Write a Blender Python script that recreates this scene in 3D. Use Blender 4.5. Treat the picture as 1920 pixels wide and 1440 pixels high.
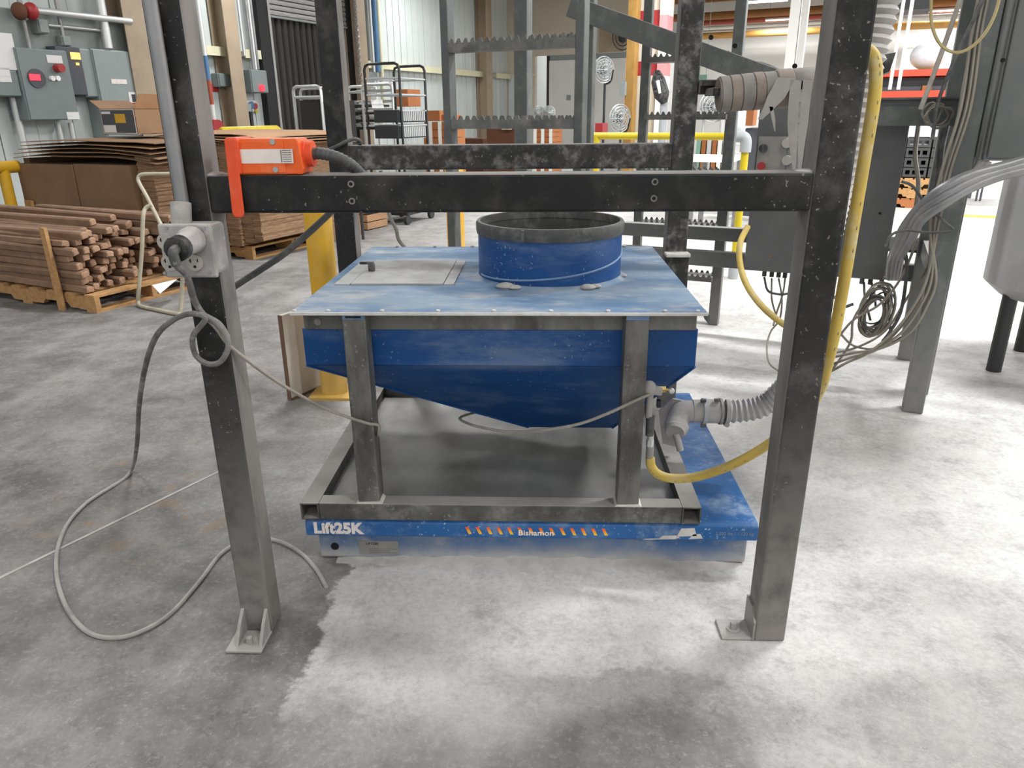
import bpy, math, random
from mathutils import Vector, Matrix

# ------------------------------------------------------------------ scene, camera, world, light
for o in list(bpy.data.objects): bpy.data.objects.remove(o)
SC = bpy.context.scene
COL = SC.collection
random.seed(7)
VS = SC.view_settings
VS.view_transform = 'Standard'; VS.look = 'None'; VS.gamma = 1.0; VS.use_curve_mapping = False
VS.exposure = -0.42

CY = SC.cycles
CY.max_bounces = 3; CY.diffuse_bounces = 3; CY.glossy_bounces = 2; CY.transmission_bounces = 2
CY.caustics_reflective = False; CY.caustics_refractive = False; CY.adaptive_threshold = .12

F, PITCH, YAW, ROLL, HCAM = 1380.63, .353468, .0391404, -.00856676, 1.25
_fwd = Vector((-math.sin(YAW)*math.cos(PITCH), math.cos(YAW)*math.cos(PITCH), -math.sin(PITCH)))
_r0 = Vector((math.cos(YAW), math.sin(YAW), 0)); _u0 = _r0.cross(_fwd)
_rt = math.cos(ROLL)*_r0 + math.sin(ROLL)*_u0
_up = -math.sin(ROLL)*_r0 + math.cos(ROLL)*_u0
CP = Vector((0, 0, HCAM))
cd = bpy.data.cameras.new('camera'); cam = bpy.data.objects.new('camera', cd); COL.objects.link(cam)
cam.matrix_world = Matrix(((_rt.x, _up.x, -_fwd.x, 0), (_rt.y, _up.y, -_fwd.y, 0), (_rt.z, _up.z, -_fwd.z, HCAM), (0, 0, 0, 1)))
cd.sensor_fit = 'HORIZONTAL'; cd.sensor_width = 36; cd.lens = F/1920*36; cd.clip_end = 200; cd.clip_start = .05
SC.camera = cam

wd = bpy.data.worlds.new('daylight'); SC.world = wd; wd.use_nodes = True
bg = wd.node_tree.nodes['Background']; bg.inputs[0].default_value = (.95, .98, 1, 1); bg.inputs[1].default_value = 1.5

# building axes: u runs along the far wall (right and nearer), v runs into the hall along the left wall
A = math.radians(23.0)
BM = Matrix.Rotation(-A, 4, 'Z')
CEIL = 5.3
FIX_Z = 4.15
FIX_U = (-8.15, -3.35, 1.45, 6.25)
FIX_V = (-3.5, .8, 4.6, 9.5, 15, 24, 29)
for fv in FIX_V:
    for fu in FIX_U:
        ld = bpy.data.lights.new('fluorescent_light', 'AREA'); ld.shape = 'RECTANGLE'; ld.size = 1.25; ld.size_y = .3
        ld.energy = {-8.15: 30, -3.35: 62, 1.45: 100, 6.25: 90}[fu]
        if fv > 4: ld.energy = {-8.15: 60, -3.35: 190, 1.45: 340, 6.25: 340}[fu]
        if fv > 9: ld.energy = {-8.15: 130, -3.35: 220, 1.45: 420, 6.25: 420}[fu]
        ld.color = (.965, .985, 1)
        lo = bpy.data.objects.new('fluorescent_light', ld); COL.objects.link(lo)
        lo.matrix_world = BM @ Matrix.Translation((fu, fv, FIX_Z - .075))

# ------------------------------------------------------------------ photograph measurements -> metres
def ray(px, py): return _rt*((px-960)/F) - _up*((py-720)/F) + _fwd
def wy(px, py, Y):
    d = ray(px, py); return CP + d*(Y/d.y)
def wz(px, py, z=0.0):
    d = ray(px, py); return CP + d*((z-HCAM)/d.z)
def wx(px, py, X):
    d = ray(px, py); return CP + d*(X/d.x)
BI = BM.inverted()
def bu(px, py, u):
    d = BI @ ray(px, py); return CP + d*(u/d.x)
def bv(px, py, v):
    d = BI @ ray(px, py); return CP + d*(v/d.y)
def bz(px, py, z=0.0): return BI @ wz(px, py, z)

# ------------------------------------------------------------------ materials
def lin(c):
    if isinstance(c, str): c = [int(c[i:i+2], 16)/255 for i in (0, 2, 4)]
    return tuple(x/12.92 if x <= .04045 else ((x+.055)/1.055)**2.4 for x in c) + (1,)
class NT:
    def __init__(s, name):
        s.m = bpy.data.materials.new(name); s.m.use_nodes = True; s.t = s.m.node_tree
        s.b = s.t.nodes['Principled BSDF']; s.geo = s.t.nodes.new('ShaderNodeNewGeometry')
        s.sep = None
    def link(s, a, b): s.t.links.new(a, b)
    def put(s, sock, v):
        if isinstance(v, (int, float)): sock.default_value = v
        elif isinstance(v, tuple): sock.default_value = v
        else: s.link(v, sock)
    def math(s, op, a, b=0.0, c=None, clamp=False):
        n = s.t.nodes.new('ShaderNodeMath'); n.operation = op; n.use_clamp = clamp
        s.put(n.inputs[0], a); s.put(n.inputs[1], b)
        if c is not None: s.put(n.inputs[2], c)
        return n.outputs[0]
    def mul(s, a, b): return s.math('MULTIPLY', a, b)
    def add(s, a, b): return s.math('ADD', a, b)
    def sub(s, a, b): return s.math('SUBTRACT', a, b)
    def mx(s, a, b): return s.math('MAXIMUM', a, b)
    def mn(s, a, b): return s.math('MINIMUM', a, b)
    def noise(s, scale, detail=3, rough=.55, stretch=None, off=0.0, dist=0.0):
        n = s.t.nodes.new('ShaderNodeTexNoise'); n.inputs['Scale'].default_value = scale
        n.inputs['Detail'].default_value = detail; n.inputs['Roughness'].default_value = rough
        n.inputs['Distortion'].default_value = dist
        mp = s.t.nodes.new('ShaderNodeMapping'); s.link(s.geo.outputs['Position'], mp.inputs[0])
        mp.inputs['Location'].default_value = (off, off*.7, off*1.3)
        if stretch: mp.inputs['Scale'].default_value = stretch
        s.link(mp.outputs[0], n.inputs['Vector'])
        return n.outputs['Fac']
    def step(s, v, a, b, lo=0.0, hi=1.0):
        n = s.t.nodes.new('ShaderNodeMapRange'); n.interpolation_type = 'SMOOTHSTEP'
        s.put(n.inputs[0], v); n.inputs[1].default_value = a; n.inputs[2].default_value = b
        n.inputs[3].default_value = lo; n.inputs[4].default_value = hi
        return n.outputs[0]
    def mix(s, f, a, b):
        n = s.t.nodes.new('ShaderNodeMix'); n.data_type = 'RGBA'
        s.put(n.inputs['Factor'], f); s.put(n.inputs[6], a); s.put(n.inputs[7], b)
        return n.outputs[2]
    def pos(s, k):
        if s.sep is None:
            s.sep = s.t.nodes.new('ShaderNodeSeparateXYZ'); s.link(s.geo.outputs['Position'], s.sep.inputs[0])
        return s.sep.outputs[k]
    def nz(s):
        n = s.t.nodes.new('ShaderNodeSeparateXYZ'); s.link(s.geo.outputs['Normal'], n.inputs[0]); return n.outputs[2]
    def bump(s, h, strength, dist=.01):
        n = s.t.nodes.new('ShaderNodeBump'); n.inputs['Strength'].default_value = strength; n.inputs['Distance'].default_value = dist
        s.link(h, n.inputs['Height']); s.link(n.outputs[0], s.b.inputs['Normal'])
DUST = lin('b9b4ae')
def mat(name, col, rough=.5, metal=0.0, col2=None, var=0.0, scale=6.0, dust=0.0, dcol=None, up=0.0, low=0.0, lowz=.5,
        speck=0.0, bump=0.0, stretch=None, emit=0.0, alpha=None, trans=0.0, side=0.0, spec=.5):
    n = NT(name); c = lin(col); dcol = dcol or DUST
    n.b.inputs['Roughness'].default_value = rough; n.b.inputs['Metallic'].default_value = metal; n.b.inputs['Specular IOR Level'].default_value = spec
    out = c
    if var:
        c2 = lin(col2) if col2 else tuple(x*.6 for x in c[:3]) + (1,)
        out = n.mix(n.mul(n.step(n.noise(scale, 4, .6, stretch), .35, .68), var), c, c2)
    if dust or up or low or speck or side:
        f = 0.0
        if dust: f = n.mul(n.step(n.noise(scale*1.7, 5, .68, stretch, 3.1), .45, .75), dust)
        if speck:
            sp = n.mul(n.step(n.noise(105, 2, .5, None, 5.0), .66, .71), speck)
            sp = n.mul(sp, n.step(n.noise(5, 2, .5, None, 9.0), .4, .6))
            f = n.mx(f, sp)
        if low:
            lo = n.mul(n.step(n.pos(2), lowz, 0.0), low)
            lo = n.mul(lo, n.step(n.noise(14, 4, .6, None, 2.0), .2, .6, .45, 1.0)); f = n.mx(f, lo)
        if up:
            u_ = n.mul(n.step(n.nz(), .6, .95), n.step(n.noise(7, 5, .65, None, 7.0), .2, .62, up*.55, up)); f = n.mx(f, u_)
        if side:
            sn = n.t.nodes.new('ShaderNodeSeparateXYZ'); n.link(n.geo.outputs['Normal'], sn.inputs[0])
            sd = n.mul(n.step(n.math('ABSOLUTE', sn.outputs[0]), .6, .95), n.step(n.noise(9, 5, .65, (1, 1, .4), 1.5), .25, .6, side*.45, side)); f = n.mx(f, sd)
        out = n.mix(f, out, dcol)
        if rough < .7: n.put(n.b.inputs['Roughness'], n.step(f, 0, 1, rough, .9))
    n.put(n.b.inputs['Base Color'], out)
    if bump: n.bump(n.noise(scale*5, 4, .6, stretch), bump)
    if emit:
        n.put(n.b.inputs['Emission Color'], c); n.b.inputs['Emission Strength'].default_value = emit; n.m.cycles.emission_sampling = 'NONE'
    if trans: n.b.inputs['Transmission Weight'].default_value = trans
    return n.m
M = {}
M['black'] = mat('black_painted_steel', '131313', .5, 0, '1f1f1e', .5, 5, .12, lin('8f8b86'), .8, 0, .75, .6, spec=.3)
M['black2'] = mat('dusty_black_steel', '171717', .5, 0, '2a2928', .6, 5, .22, lin('938e89'), .85, .78, .85, .8, side=.72, spec=.3)
M['rear'] = mat('dust_caked_steel', '2c2c2b', .6, 0, '45433f', .7, 14, .85, lin('8f8b86'), .8, .6, .8, .9, side=.4, spec=.3)
M['raw'] = mat('raw_steel', '75736e', .42, .3, '403f3c', .9, 6, .4, lin('aaa59e'), .35, .25, .5, .6, .03, (1.6, 1.6, .6))
M['tray'] = mat('grey_sheet_steel', '8f8d89', .5, .2, '676663', .9, 3.2, .5, lin('aaa69f'), 0, 0, .5, .3, 0, (1, .6, 1))
M['tubetop'] = mat('dusty_square_tube', '5f5d59', .5, .2, '35342f', .8, 7, .55, lin('a5a09a'), .95, 0, .5, .7)
M['blue'] = mat('blue_paint', '104a87', .42, 0, '0d3d72', .5, 3, .42, lin('8797ac'), .0, 0, .5, .9, 0, (.55, .55, 2.0), spec=.35)
M['bluelid'] = mat('dusty_blue_lid', '5b7898', .7, 0, '8696a4', .9, 3.0, .85, lin('aeaeae'), 0, 0, .5, .3, 0, (1, 2.0, 1), spec=.2)
M['seam'] = mat('dusty_blue_seam', '6f8cab', .6)
M['bluedoor'] = mat('dust_covered_door', 'b4b4b3', .8, 0, '85837f', 1, 4.0, .3, lin('b9b7b3'), 0, spec=.2)
M['bluetable'] = mat('scuffed_blue_paint', '255f9a', .45, 0, '1d4f86', .6, 5, .65, lin('9fb0c2'), 0, 0, .16, 1, spec=.4)
M['bluebase'] = mat('dust_caked_blue_base', '2f5f92', .6, 0, '7e8894', 1, 4, .75, lin('aaa7a3'), 0, 1.0, .075, .4)
M['rim'] = mat('black_rubber_band', '4a4a49', .6, 0, '333333', .6, 10, .5, lin('8c8a86'), .4)
M['dustline'] = mat('powder_film', 'd8d4ce', .9, 0, 'b9b5ae', .6, 25)
M['dustheap'] = mat('heaped_powder', 'bdb8b3', .95, 0, 'a5a19c', .8, 16, bump=.3)
M['orange'] = mat('orange_enamel', 'ea6428', .42, 0, 'dd5420', .5, 9, .25, lin('f0a883'), .3, spec=.3)
M['orange2'] = mat('scuffed_orange_enamel', 'e4552f', .5, 0, 'd94a28', .5, 12, .3, lin('ec9a7c'), .3, spec=.3)
M['label'] = mat('white_label', 'e9dfd8', .6, 0, 'd6cbc4', .6, 14)
M['ink'] = mat('grey_print', '77736f', .7)
M['darkink'] = mat('dark_print', '35343a', .7)
M['steelscrew'] = mat('zinc_steel', 'a9a7a3', .35, .7)
M['hole'] = mat('dark_recess', '101010', .9)
M['cable'] = mat('dusty_grey_cable', '7d7a77', .75, 0, '55524f', .9, 9, .7, lin('b5b1ab'), .5, .75, .35)
M['cabled'] = mat('dark_grey_cable', '505050', .6, 0, '3b3b3b', .8, 9, .5, lin('96938f'), .5)
M['cablel'] = mat('pale_grey_cable', 'a39d93', .6, 0, '827c72', .7, 9, .4)
M['wire'] = mat('tan_wire', '8b8578', .6, 0, '6b665c', .6, 6)
M['wiregold'] = mat('straw_coloured_cable', 'b3a271', .6, 0, '8f8258', .5, 6)
M['yhose'] = mat('yellow_rubber_hose', 'c9ad57', .65, 0, 'b1984c', .8, 9, .8, lin('c4ba98'), .45, spec=.25)
M['standcream'] = mat('worn_cream_tube', 'b3ab96', .5, 0, '9a927e', .6, 8)
M['rhose'] = mat('grey_ribbed_hose', 'b3b0ad', .75, 0, '989592', .6, 12, .5, lin('c0bcb8'), .4)
M['dustpipe'] = mat('dust_covered_fittings', 'aaa6a2', .9, 0, '94908d', .8, 10, .3, None, .4, 0, .5, 0, .2)
M['brass'] = mat('brass', 'b59c63', .3, .8)
M['emt'] = mat('grey_conduit', '8f8f90', .4, .4, '7b7b7c', .5, 6, .35, None, .2)
M['boxgrey'] = mat('dusty_cast_box', 'a7a3a0', .75, 0, '8d8a87', .8, 12, .7, lin('c9c4bf'), .8, 0, .5, .5)
M['outlet'] = mat('ivory_receptacle', 'b2aca5', .6, 0, '9c9690', .6, 14)
M['blackplastic'] = mat('black_plastic', '1d1d1e', .45, 0, '333333', .6, 14, .3)
M['encl'] = mat('grey_enclosure_paint', '5f6160', .5, 0, '565856', .5, 3, .2, lin('8b8986'), .7, 0, .5, .2)
M['encl2'] = mat('light_grey_enclosure', '7d7f7e', .5, 0, '737574', .5, 3, .15, lin('97958f'), .7)
M['panelgrey'] = mat('grey_panel_paint', '76807f', .5, 0, '6c7675', .4, 2)
M['panelgrey2'] = mat('pale_grey_panel_paint', '8c9694', .45, 0, '808a89', .4, 2)
M['plate'] = mat('brushed_steel_plate', '8f8c86', .45, .2, '7d7a75', .6, 9, .3)
M['stand'] = mat('grey_green_steel', '575b58', .5, 0, '4b4f4c', .5, 5, .35, lin('97948f'), .75, .55, .8, .3)
M['standl'] = mat('weathered_tread', '6b6a66', .6, 0, '4f504c', .8, 9, .6, lin('96928d'), .6)
M['yellow'] = mat('yellow_safety_paint', 'd6a419', .45, 0, 'c09015', .5, 5, .25, lin('c6b284'), .2, .45, .35, .3)
M['yellow2'] = mat('bright_yellow_paint', 'd5bd1c', .45, 0, 'b9a41b', .6, 4)
M['wood'] = mat('pine_boards', 'b88d5c', .8, 0, '9c7549', .8, 6, stretch=(6, 1, 6))
M['cardb'] = mat('brown_cardboard', '8b6d52', .85, 0, '7a5e46', .6, 3)
M['cardb2'] = mat('tan_cardboard', 'a5815f', .85, 0, '8f6e51', .6, 5)
M['cardedge'] = mat('flute_edges', '9d7d60', .9, 0, '74593f', .9, 60, stretch=(.2, .2, 3))
M['kraft'] = mat('kraft_paper_sticks', '8d6f58', .75, 0, '735a47', .7, 8)
M['kraftend'] = mat('kraft_stick_ends', 'b08d72', .8, 0, '96745c', .7, 14)
M['wallw'] = mat('white_metal_panel', 'c9cfcc', .55, 0, 'bac1be', .4, 1.2)
M['wallg'] = mat('flat_grey_paint', '8a918e', .7)  # plain grey of the switch boxes, wall board and shutter bar
M['wallback'] = mat('sheathing_grey', 'a8aca9', .7)
M['cream'] = mat('cream_girt_paint', 'd9d5b4', .55, 0, 'c8c4a6', .4, 2)
M['tan'] = mat('tan_column_paint', 'a3917a', .6, 0, '8c7b66', .5, 3)
M['beige'] = mat('beige_wall', 'c9c0ae', .7, 0, 'b9b09f', .4, 1.5)
M['white'] = mat('white_paint', 'dcdad5', .6, 0, 'cfccc6', .4, 2)
M['brightw'] = mat('bright_white_paint', 'efeee9', .5)
M['dock'] = mat('dark_corrugated_curtain', '2b2826', .7, 0, '37322e', .6, 2)
M['blackwall'] = mat('black_rubber_seal', '19191a', .7)
M['shutter'] = mat('grey_roll_shutter', '9d9a98', .5, .1)
M['silver'] = mat('aluminium_tube', 'cfd0ce', .35, .5)
M['blackrack'] = mat('black_rack_tube', '1e1f20', .45)
M['darkbin'] = mat('black_bin', '26272a', .6)
M['greybin'] = mat('grey_slotted_bin', 'a9aaa9', .6)
M['blackcr'] = mat('dark_crate', '3a3a3a', .6)
M['red'] = mat('red_paint', 'a32a2c', .5, 0, '8c2527', .4, 3)
M['rackred'] = mat('red_orange_rack_paint', 'cf4a30', .5)
M['pink'] = mat('faded_pink_paint', 'd98a8c', .6)
M['orangew'] = mat('ochre_column_paint', 'a8803f', .6, 0, '8f6a33', .6, 4)
M['brownbeam'] = mat('brown_ceiling_beam', '8a5a2a', .7, 0, '70481f', .5, 2)
M['ceil'] = mat('ceiling_deck', 'a09588', .85, 0, '8c8276', .5, 1)
M['redbeam'] = mat('rust_red_pipe_paint', '9c4a35', .6)
M['ochrepipe'] = mat('ochre_pipe_paint', 'b98a45', .6)
M['whitepipe'] = mat('white_pipe_paint', 'dcd6cc', .6)
M['boxbrown'] = mat('orange_brown_carton', 'a8683c', .8, 0, '94592f', .5, 5)
M['boxdark'] = mat('dark_brown_carton', '5e3a26', .85)
M['bluep'] = mat('blue_pipe_paint', '47739c', .5)
M['fan'] = mat('fan_wire_guard', 'b9bcbb', .4, .4)
M['fandark'] = mat('fan_motor_black', '2a2c2c', .5)
M['drum'] = mat('grey_drum_paint', 'a7a6a6', .55, 0, '9a9998', .4, 3)
M['beigepanel'] = mat('beige_sheet_metal', 'c4bbb0', .6, 0, 'b0a599', .6, 4, .4)
M['rust'] = mat('rusty_edge', '6b5140', .8)
M['film'] = mat('white_stretch_film', 'e4e6ea', .25, 0, 'cfd3da', .6, 5)
M['paper'] = mat('white_paper', 'dcdad8', .8)
M['glowred'] = mat('lit_red_lamp', 'ff2a3c', .4, emit=2.5)
M['gloworange'] = mat('lit_orange_display', 'ffb45a', .4, emit=2.5)
M['tube'] = mat('fluorescent_tube', 'fffdf5', .4, emit=6)
M['pvc'] = mat('grey_pvc', 'a9adae', .5, 0, '989c9d', .4, 6)
M['tape'] = mat('grey_wound_tape', '7f7a74', .7, 0, '6f6a65', .7, 12, .6, lin('97928c'), .5)
M['tapebrown'] = mat('brown_wound_tape', '83766a', .7, 0, '75685d', .7, 12, .6, lin('97928c'), .5)
M['strip'] = mat('dusty_tape_strip', '96928c', .8, 0, '827e79', .6, 12)
M['yline'] = mat('yellow_floor_paint', '9d9636', .7)
M['green'] = mat('pale_green_paint', '7fa893', .6)
M['darkgreyfab'] = mat('dark_grey_paint', '4a4c52', .6)

def floor_material():
    n = NT('dusty_concrete'); x, y = n.pos(0), n.pos(1)
    big = n.noise(1.1, 3, .6, None, 1.0); med = n.noise(5, 5, .68, None, 4.0); fine = n.noise(26, 5, .75, None, 8.0)
    drag = n.noise(3.2, 3, .6, (1, .28, 1), 11.0)
    conc = n.mix(n.step(med, .35, .68), lin('5f5c59'), lin('7f7c79'))
    grit = n.noise(75, 4, .8, None, 21.0); spot = n.noise(17, 5, .85, (1, .7, 1), 17.0)
    conc = n.mix(n.mul(n.step(fine, .48, .7), .6), conc, lin('565350'))
    conc = n.mix(n.mul(n.step(spot, .55, .72), n.step(y, 2.6, 1.3, .2, .6)), conc, lin('45423f'))
    conc = n.mix(n.mul(n.step(grit, .5, .75), .45), conc, lin('b0acaa'))
    conc = n.mix(n.mul(n.step(drag, .5, .75), .45), conc, lin('9d9995'))
    wob = n.add(n.mul(n.sub(n.noise(9, 5, .7, None, 2.0), .5), .16), n.mul(n.sub(big, .5), .12))
    xw = n.add(x, wob); yw = n.add(y, wob)
    # powder swept in front of the lift table: a crisp left border, fading towards the camera
    patch = n.mul(n.step(xw, -.575, -.55), n.step(yw, 1.02, 1.5, 0, 1))
    patch = n.mul(patch, n.step(y, 2.3, 1.9))
    # general powder cover on the right-hand side and farther in
    right = n.step(n.add(x, n.mul(n.sub(big, .5), .8)), -.2, .9)
    far = n.mul(n.step(n.add(y, n.mul(x, 1.0)), 1.6, 3.6), .8)
    under = n.mul(n.step(xw, -1.2, -.75), n.mul(n.step(y, 2.0, 2.3), n.step(y, 4.6, 3.0)))
    haze = n.mul(n.step(big, .4, .75), .25)
    d = n.mx(n.mx(n.mul(patch, .95), n.mul(right, .85)), n.mx(n.mul(far, n.step(x, -2.2, .1, .1, 1)), n.mul(under, .7)))
    d = n.mx(d, haze)
    # scraped bare patches
    def bare(cx, cy, rx, ry, s):
        dx = n.math('DIVIDE', n.sub(xw, cx), rx); dy = n.math('DIVIDE', n.sub(yw, cy), ry)
        return n.mul(n.step(n.add(n.mul(dx, dx), n.mul(dy, dy)), 1.3, .4), s)
    b = n.mx(bare(.22, 1.17, .24, .17, .75), n.mx(bare(.2, 1.36, .26, .05, .4), n.mx(bare(1.0, 1.3, .35, .18, .5), bare(-.7, 1.25, .3, .16, .3))))
    b = n.mx(b, n.mx(bare(1.05, 1.62, .3, .25, .3), bare(.95, 1.05, .6, .15, .45)))
    d = n.mul(d, n.sub(1.0, b))
    d = n.mul(d, n.step(n.add(n.mul(fine, .5), n.mul(med, .5)), .3, .56, .55, 1.0))
    d = n.mul(d, n.step(grit, .3, .6, .72, 1.0)); d = n.mul(d, n.sub(1.0, n.mul(n.step(spot, .55, .75), n.step(y, 1.9, 1.1, .1, .45))))
    dust = n.mix(n.step(n.noise(2.6, 4, .6, None, 6.0), .35, .7), lin('d0cdca'), lin('bebbb8'))
    col = n.mix(d, conc, dust)
    rust = n.mul(n.step(n.noise(7, 4, .6, None, 14.0), .55, .7), n.mul(bare(-1.35, 2.25, .45, .45, .7), 1.0))
    col = n.mix(rust, col, lin('8f7960'))
    n.put(n.b.inputs['Base Color'], col); n.b.inputs['Roughness'].default_value = .82
    n.bump(n.noise(30, 3, .7, None, 8.0), .25, .008)
    return n.m
M['floor'] = floor_material()

# ------------------------------------------------------------------ mesh building
def catmull(pts, n=8):
    pts = [Vector(p) for p in pts]
    if len(pts) < 3: return pts
    P = [pts[0]*2-pts[1]] + pts + [pts[-1]*2-pts[-2]]
    out = []
    for i in range(1, len(P)-2):
        p0, p1, p2, p3 = P[i-1], P[i], P[i+1], P[i+2]
        for k in range(n):
            t = k/n
            out.append(.5*((2*p1)+(p2-p0)*t+(2*p0-5*p1+4*p2-p3)*t*t+(3*p1-p0-3*p2+p3)*t**3))
    out.append(pts[-1]); return out
class MB:
    def __init__(s, frame=None): s.v = []; s.f = []; s.m = frame
    def _add(s, vs, fs):
        o = len(s.v)
        s.v += [(s.m @ Vector(p)) if s.m else Vector(p) for p in vs]
        s.f += [tuple(i+o for i in f) for f in fs]; return s
    def box(s, x0, x1, y0, y1, z0, z1):
        x0, x1 = sorted((x0, x1)); y0, y1 = sorted((y0, y1)); z0, z1 = sorted((z0, z1))
        return s._add([(x0,y0,z0),(x1,y0,z0),(x1,y1,z0),(x0,y1,z0),(x0,y0,z1),(x1,y0,z1),(x1,y1,z1),(x0,y1,z1)],
            [(3,2,1,0),(4,5,6,7),(0,1,5,4),(1,2,6,5),(2,3,7,6),(3,0,4,7)])
    def hexa(s, a, b):      # two quads, bottom ring a and top ring b, counter-clockwise from above
        return s._add(list(a)+list(b), [(3,2,1,0),(4,5,6,7),(0,1,5,4),(1,2,6,5),(2,3,7,6),(3,0,4,7)])
    def prism(s, pts, vec):
        n = len(pts); vec = Vector(vec); a = [Vector(p) for p in pts]
        nrm = Vector((0,0,0))
        for i in range(n): nrm += a[i].cross(a[(i+1) % n])
        if nrm.dot(vec) < 0: a.reverse()
        b = [p+vec for p in a]
        return s._add(a+b, [tuple(range(n-1,-1,-1)), tuple(range(n,2*n))]+[(i,(i+1)%n,(i+1)%n+n,i+n) for i in range(n)])
    def tube(s, pts, r, seg=8, rs=None, cap=True, closed=False):
        pts = [Vector(p) for p in pts]; n = len(pts); vs = []; fs = []
        t = []
        for i in range(n):
            a = pts[i-1] if (i or closed) else pts[0]; b = pts[(i+1) % n] if (i < n-1 or closed) else pts[-1]
            d = b-a; t.append(d.normalized() if d.length > 1e-9 else Vector((0,0,1)))
        nr = t[0].orthogonal().normalized()
        for i in range(n):
            nr = (nr-t[i]*nr.dot(t[i])); nr = nr.normalized() if nr.length > 1e-6 else t[i].orthogonal().normalized()
            bn = t[i].cross(nr); rr = rs[i] if rs else r
            for k in range(seg):
                a = 2*math.pi*k/seg; vs.append(pts[i]+(nr*math.cos(a)+bn*math.sin(a))*rr)
        for i in range(n if closed else n-1):
            j = (i+1) % n
            for k in range(seg):
                k2 = (k+1) % seg; fs.append((i*seg+k, i*seg+k2, j*seg+k2, j*seg+k))
        if cap and not closed:
            fs.append(tuple(range(seg-1,-1,-1))); fs.append(tuple(range((n-1)*seg, n*seg)))
        return s._add(vs, fs)
    def cyl(s, p0, p1, r, seg=16, r2=None): return s.tube([p0, p1], r, seg, [r, r if r2 is None else r2])
    def lathe(s, prof, c, seg=32, closed=False):      # prof: (radius, z) about a vertical axis at c
        vs = []; fs = []; n = len(prof)
        for (r, z) in prof:
            for k in range(seg):
                a = 2*math.pi*k/seg; vs.append((c[0]+r*math.cos(a), c[1]+r*math.sin(a), c[2]+z))
        for i in range(n if closed else n-1):
            j = (i+1) % n
            for k in range(seg):
                k2 = (k+1) % seg; fs.append((i*seg+k, i*seg+k2, j*seg+k2, j*seg+k))
        if not closed:
            if prof[0][0] > 1e-6: fs.append(tuple(range(seg-1,-1,-1)))
            if prof[-1][0] > 1e-6: fs.append(tuple(range((n-1)*seg, n*seg)))
        return s._add(vs, fs)
    def torus(s, c, ax, R, r, seg=24, rs=6):
        ax = Vector(ax).normalized(); a = ax.orthogonal().normalized(); b = ax.cross(a); c = Vector(c)
        return s.tube([c+(a*math.cos(2*math.pi*k/seg)+b*math.sin(2*math.pi*k/seg))*R for k in range(seg)], r, rs, closed=True)
    def sphere(s, c, r, seg=12, rings=7, sc=(1,1,1)):
        vs = []; fs = []; c = Vector(c)
        for i in range(rings+1):
            th = math.pi*i/rings
            for k in range(seg):
                a = 2*math.pi*k/seg
                vs.append(c+Vector((r*math.sin(th)*math.cos(a)*sc[0], r*math.sin(th)*math.sin(a)*sc[1], -r*math.cos(th)*sc[2])))
        for i in range(rings):
            for k in range(seg):
                k2 = (k+1) % seg; fs.append((i*seg+k, i*seg+k2, (i+1)*seg+k2, (i+1)*seg+k))
        return s._add(vs, fs)
    def sqtube(s, ax, p0, p1, w, t=.004):     # hollow square tube along axis ax, p0/p1 = min corner of each end
        x, y, z = p0
        for (a0, a1, b0, b1) in ((0, w, 0, t), (0, w, w-t, w), (0, t, t, w-t), (w-t, w, t, w-t)):
            if ax == 'y': s.box(x+a0, x+a1, y, p1[1], z+b0, z+b1)
            elif ax == 'x': s.box(x, p1[0], y+a0, y+a1, z+b0, z+b1)
        return s
def tag(o, label=None, cat=None, group=None, kind=None):
    if label: o['label'] = label
    if cat: o['category'] = cat
    if group: o['group'] = group
    if kind: o['kind'] = kind
    return o
def thing(name, label, cat, loc=(0,0,0), rz=0.0, group=None, kind=None):
    o = bpy.data.objects.new(name, None); COL.objects.link(o); o.empty_display_size = .1
    o.matrix_world = Matrix.Translation(loc) @ Matrix.Rotation(rz, 4, 'Z')
    o.location = loc; o.rotation_euler = (0, 0, rz)
    return tag(o, label, cat, group, kind)
def bthing(name, label, cat, b, group=None, kind=None): return thing(name, label, cat, BM @ Vector(b), -A, group, kind)
def wmat(o):
    m = Matrix.Translation(o.location) @ o.rotation_euler.to_matrix().to_4x4()
    return wmat(o.parent) @ m if o.parent else m
def obj(name, mb, m, parent=None, smooth=False, bevel=0.0, origin=None, label=None, cat=None, group=None, kind=None):
    me = bpy.data.meshes.new(name)
    if parent is not None:
        inv = wmat(parent).inverted(); vs = [inv @ p for p in mb.v]; org = Vector((0,0,0))
    else:
        lo = [min(p[i] for p in mb.v) for i in range(3)]; hi = [max(p[i] for p in mb.v) for i in range(3)]
        org = Vector(origin) if origin is not None else Vector(((lo[0]+hi[0])/2, (lo[1]+hi[1])/2, lo[2]))
        vs = [p-org for p in mb.v]
    me.from_pydata([tuple(p) for p in vs], [], mb.f); me.update()
    me.materials.append(M[m] if isinstance(m, str) else m)
    if smooth:
        me.polygons.foreach_set('use_smooth', [True]*len(me.polygons)); me.set_sharp_from_angle(angle=math.radians(42))
    o = bpy.data.objects.new(name, me); COL.objects.link(o)
    if parent is not None: o.parent = parent
    else: o.location = org
    if bevel:
        b = o.modifiers.new('bevel', 'BEVEL'); b.width = bevel; b.segments = 2; b.limit_method = 'ANGLE'; b.harden_normals = False
    return tag(o, label, cat, group, kind)
def struct(name, mb, m, parent=None, **k):
    o = obj(name, mb, m, parent, **k)
    if parent is None: o['kind'] = 'structure'
    return o
def copy_tree(o, parent=None):
    c = o.copy(); COL.objects.link(c); c.parent = parent
    for ch in list(o.children): copy_tree(ch, c)
    return c
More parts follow.
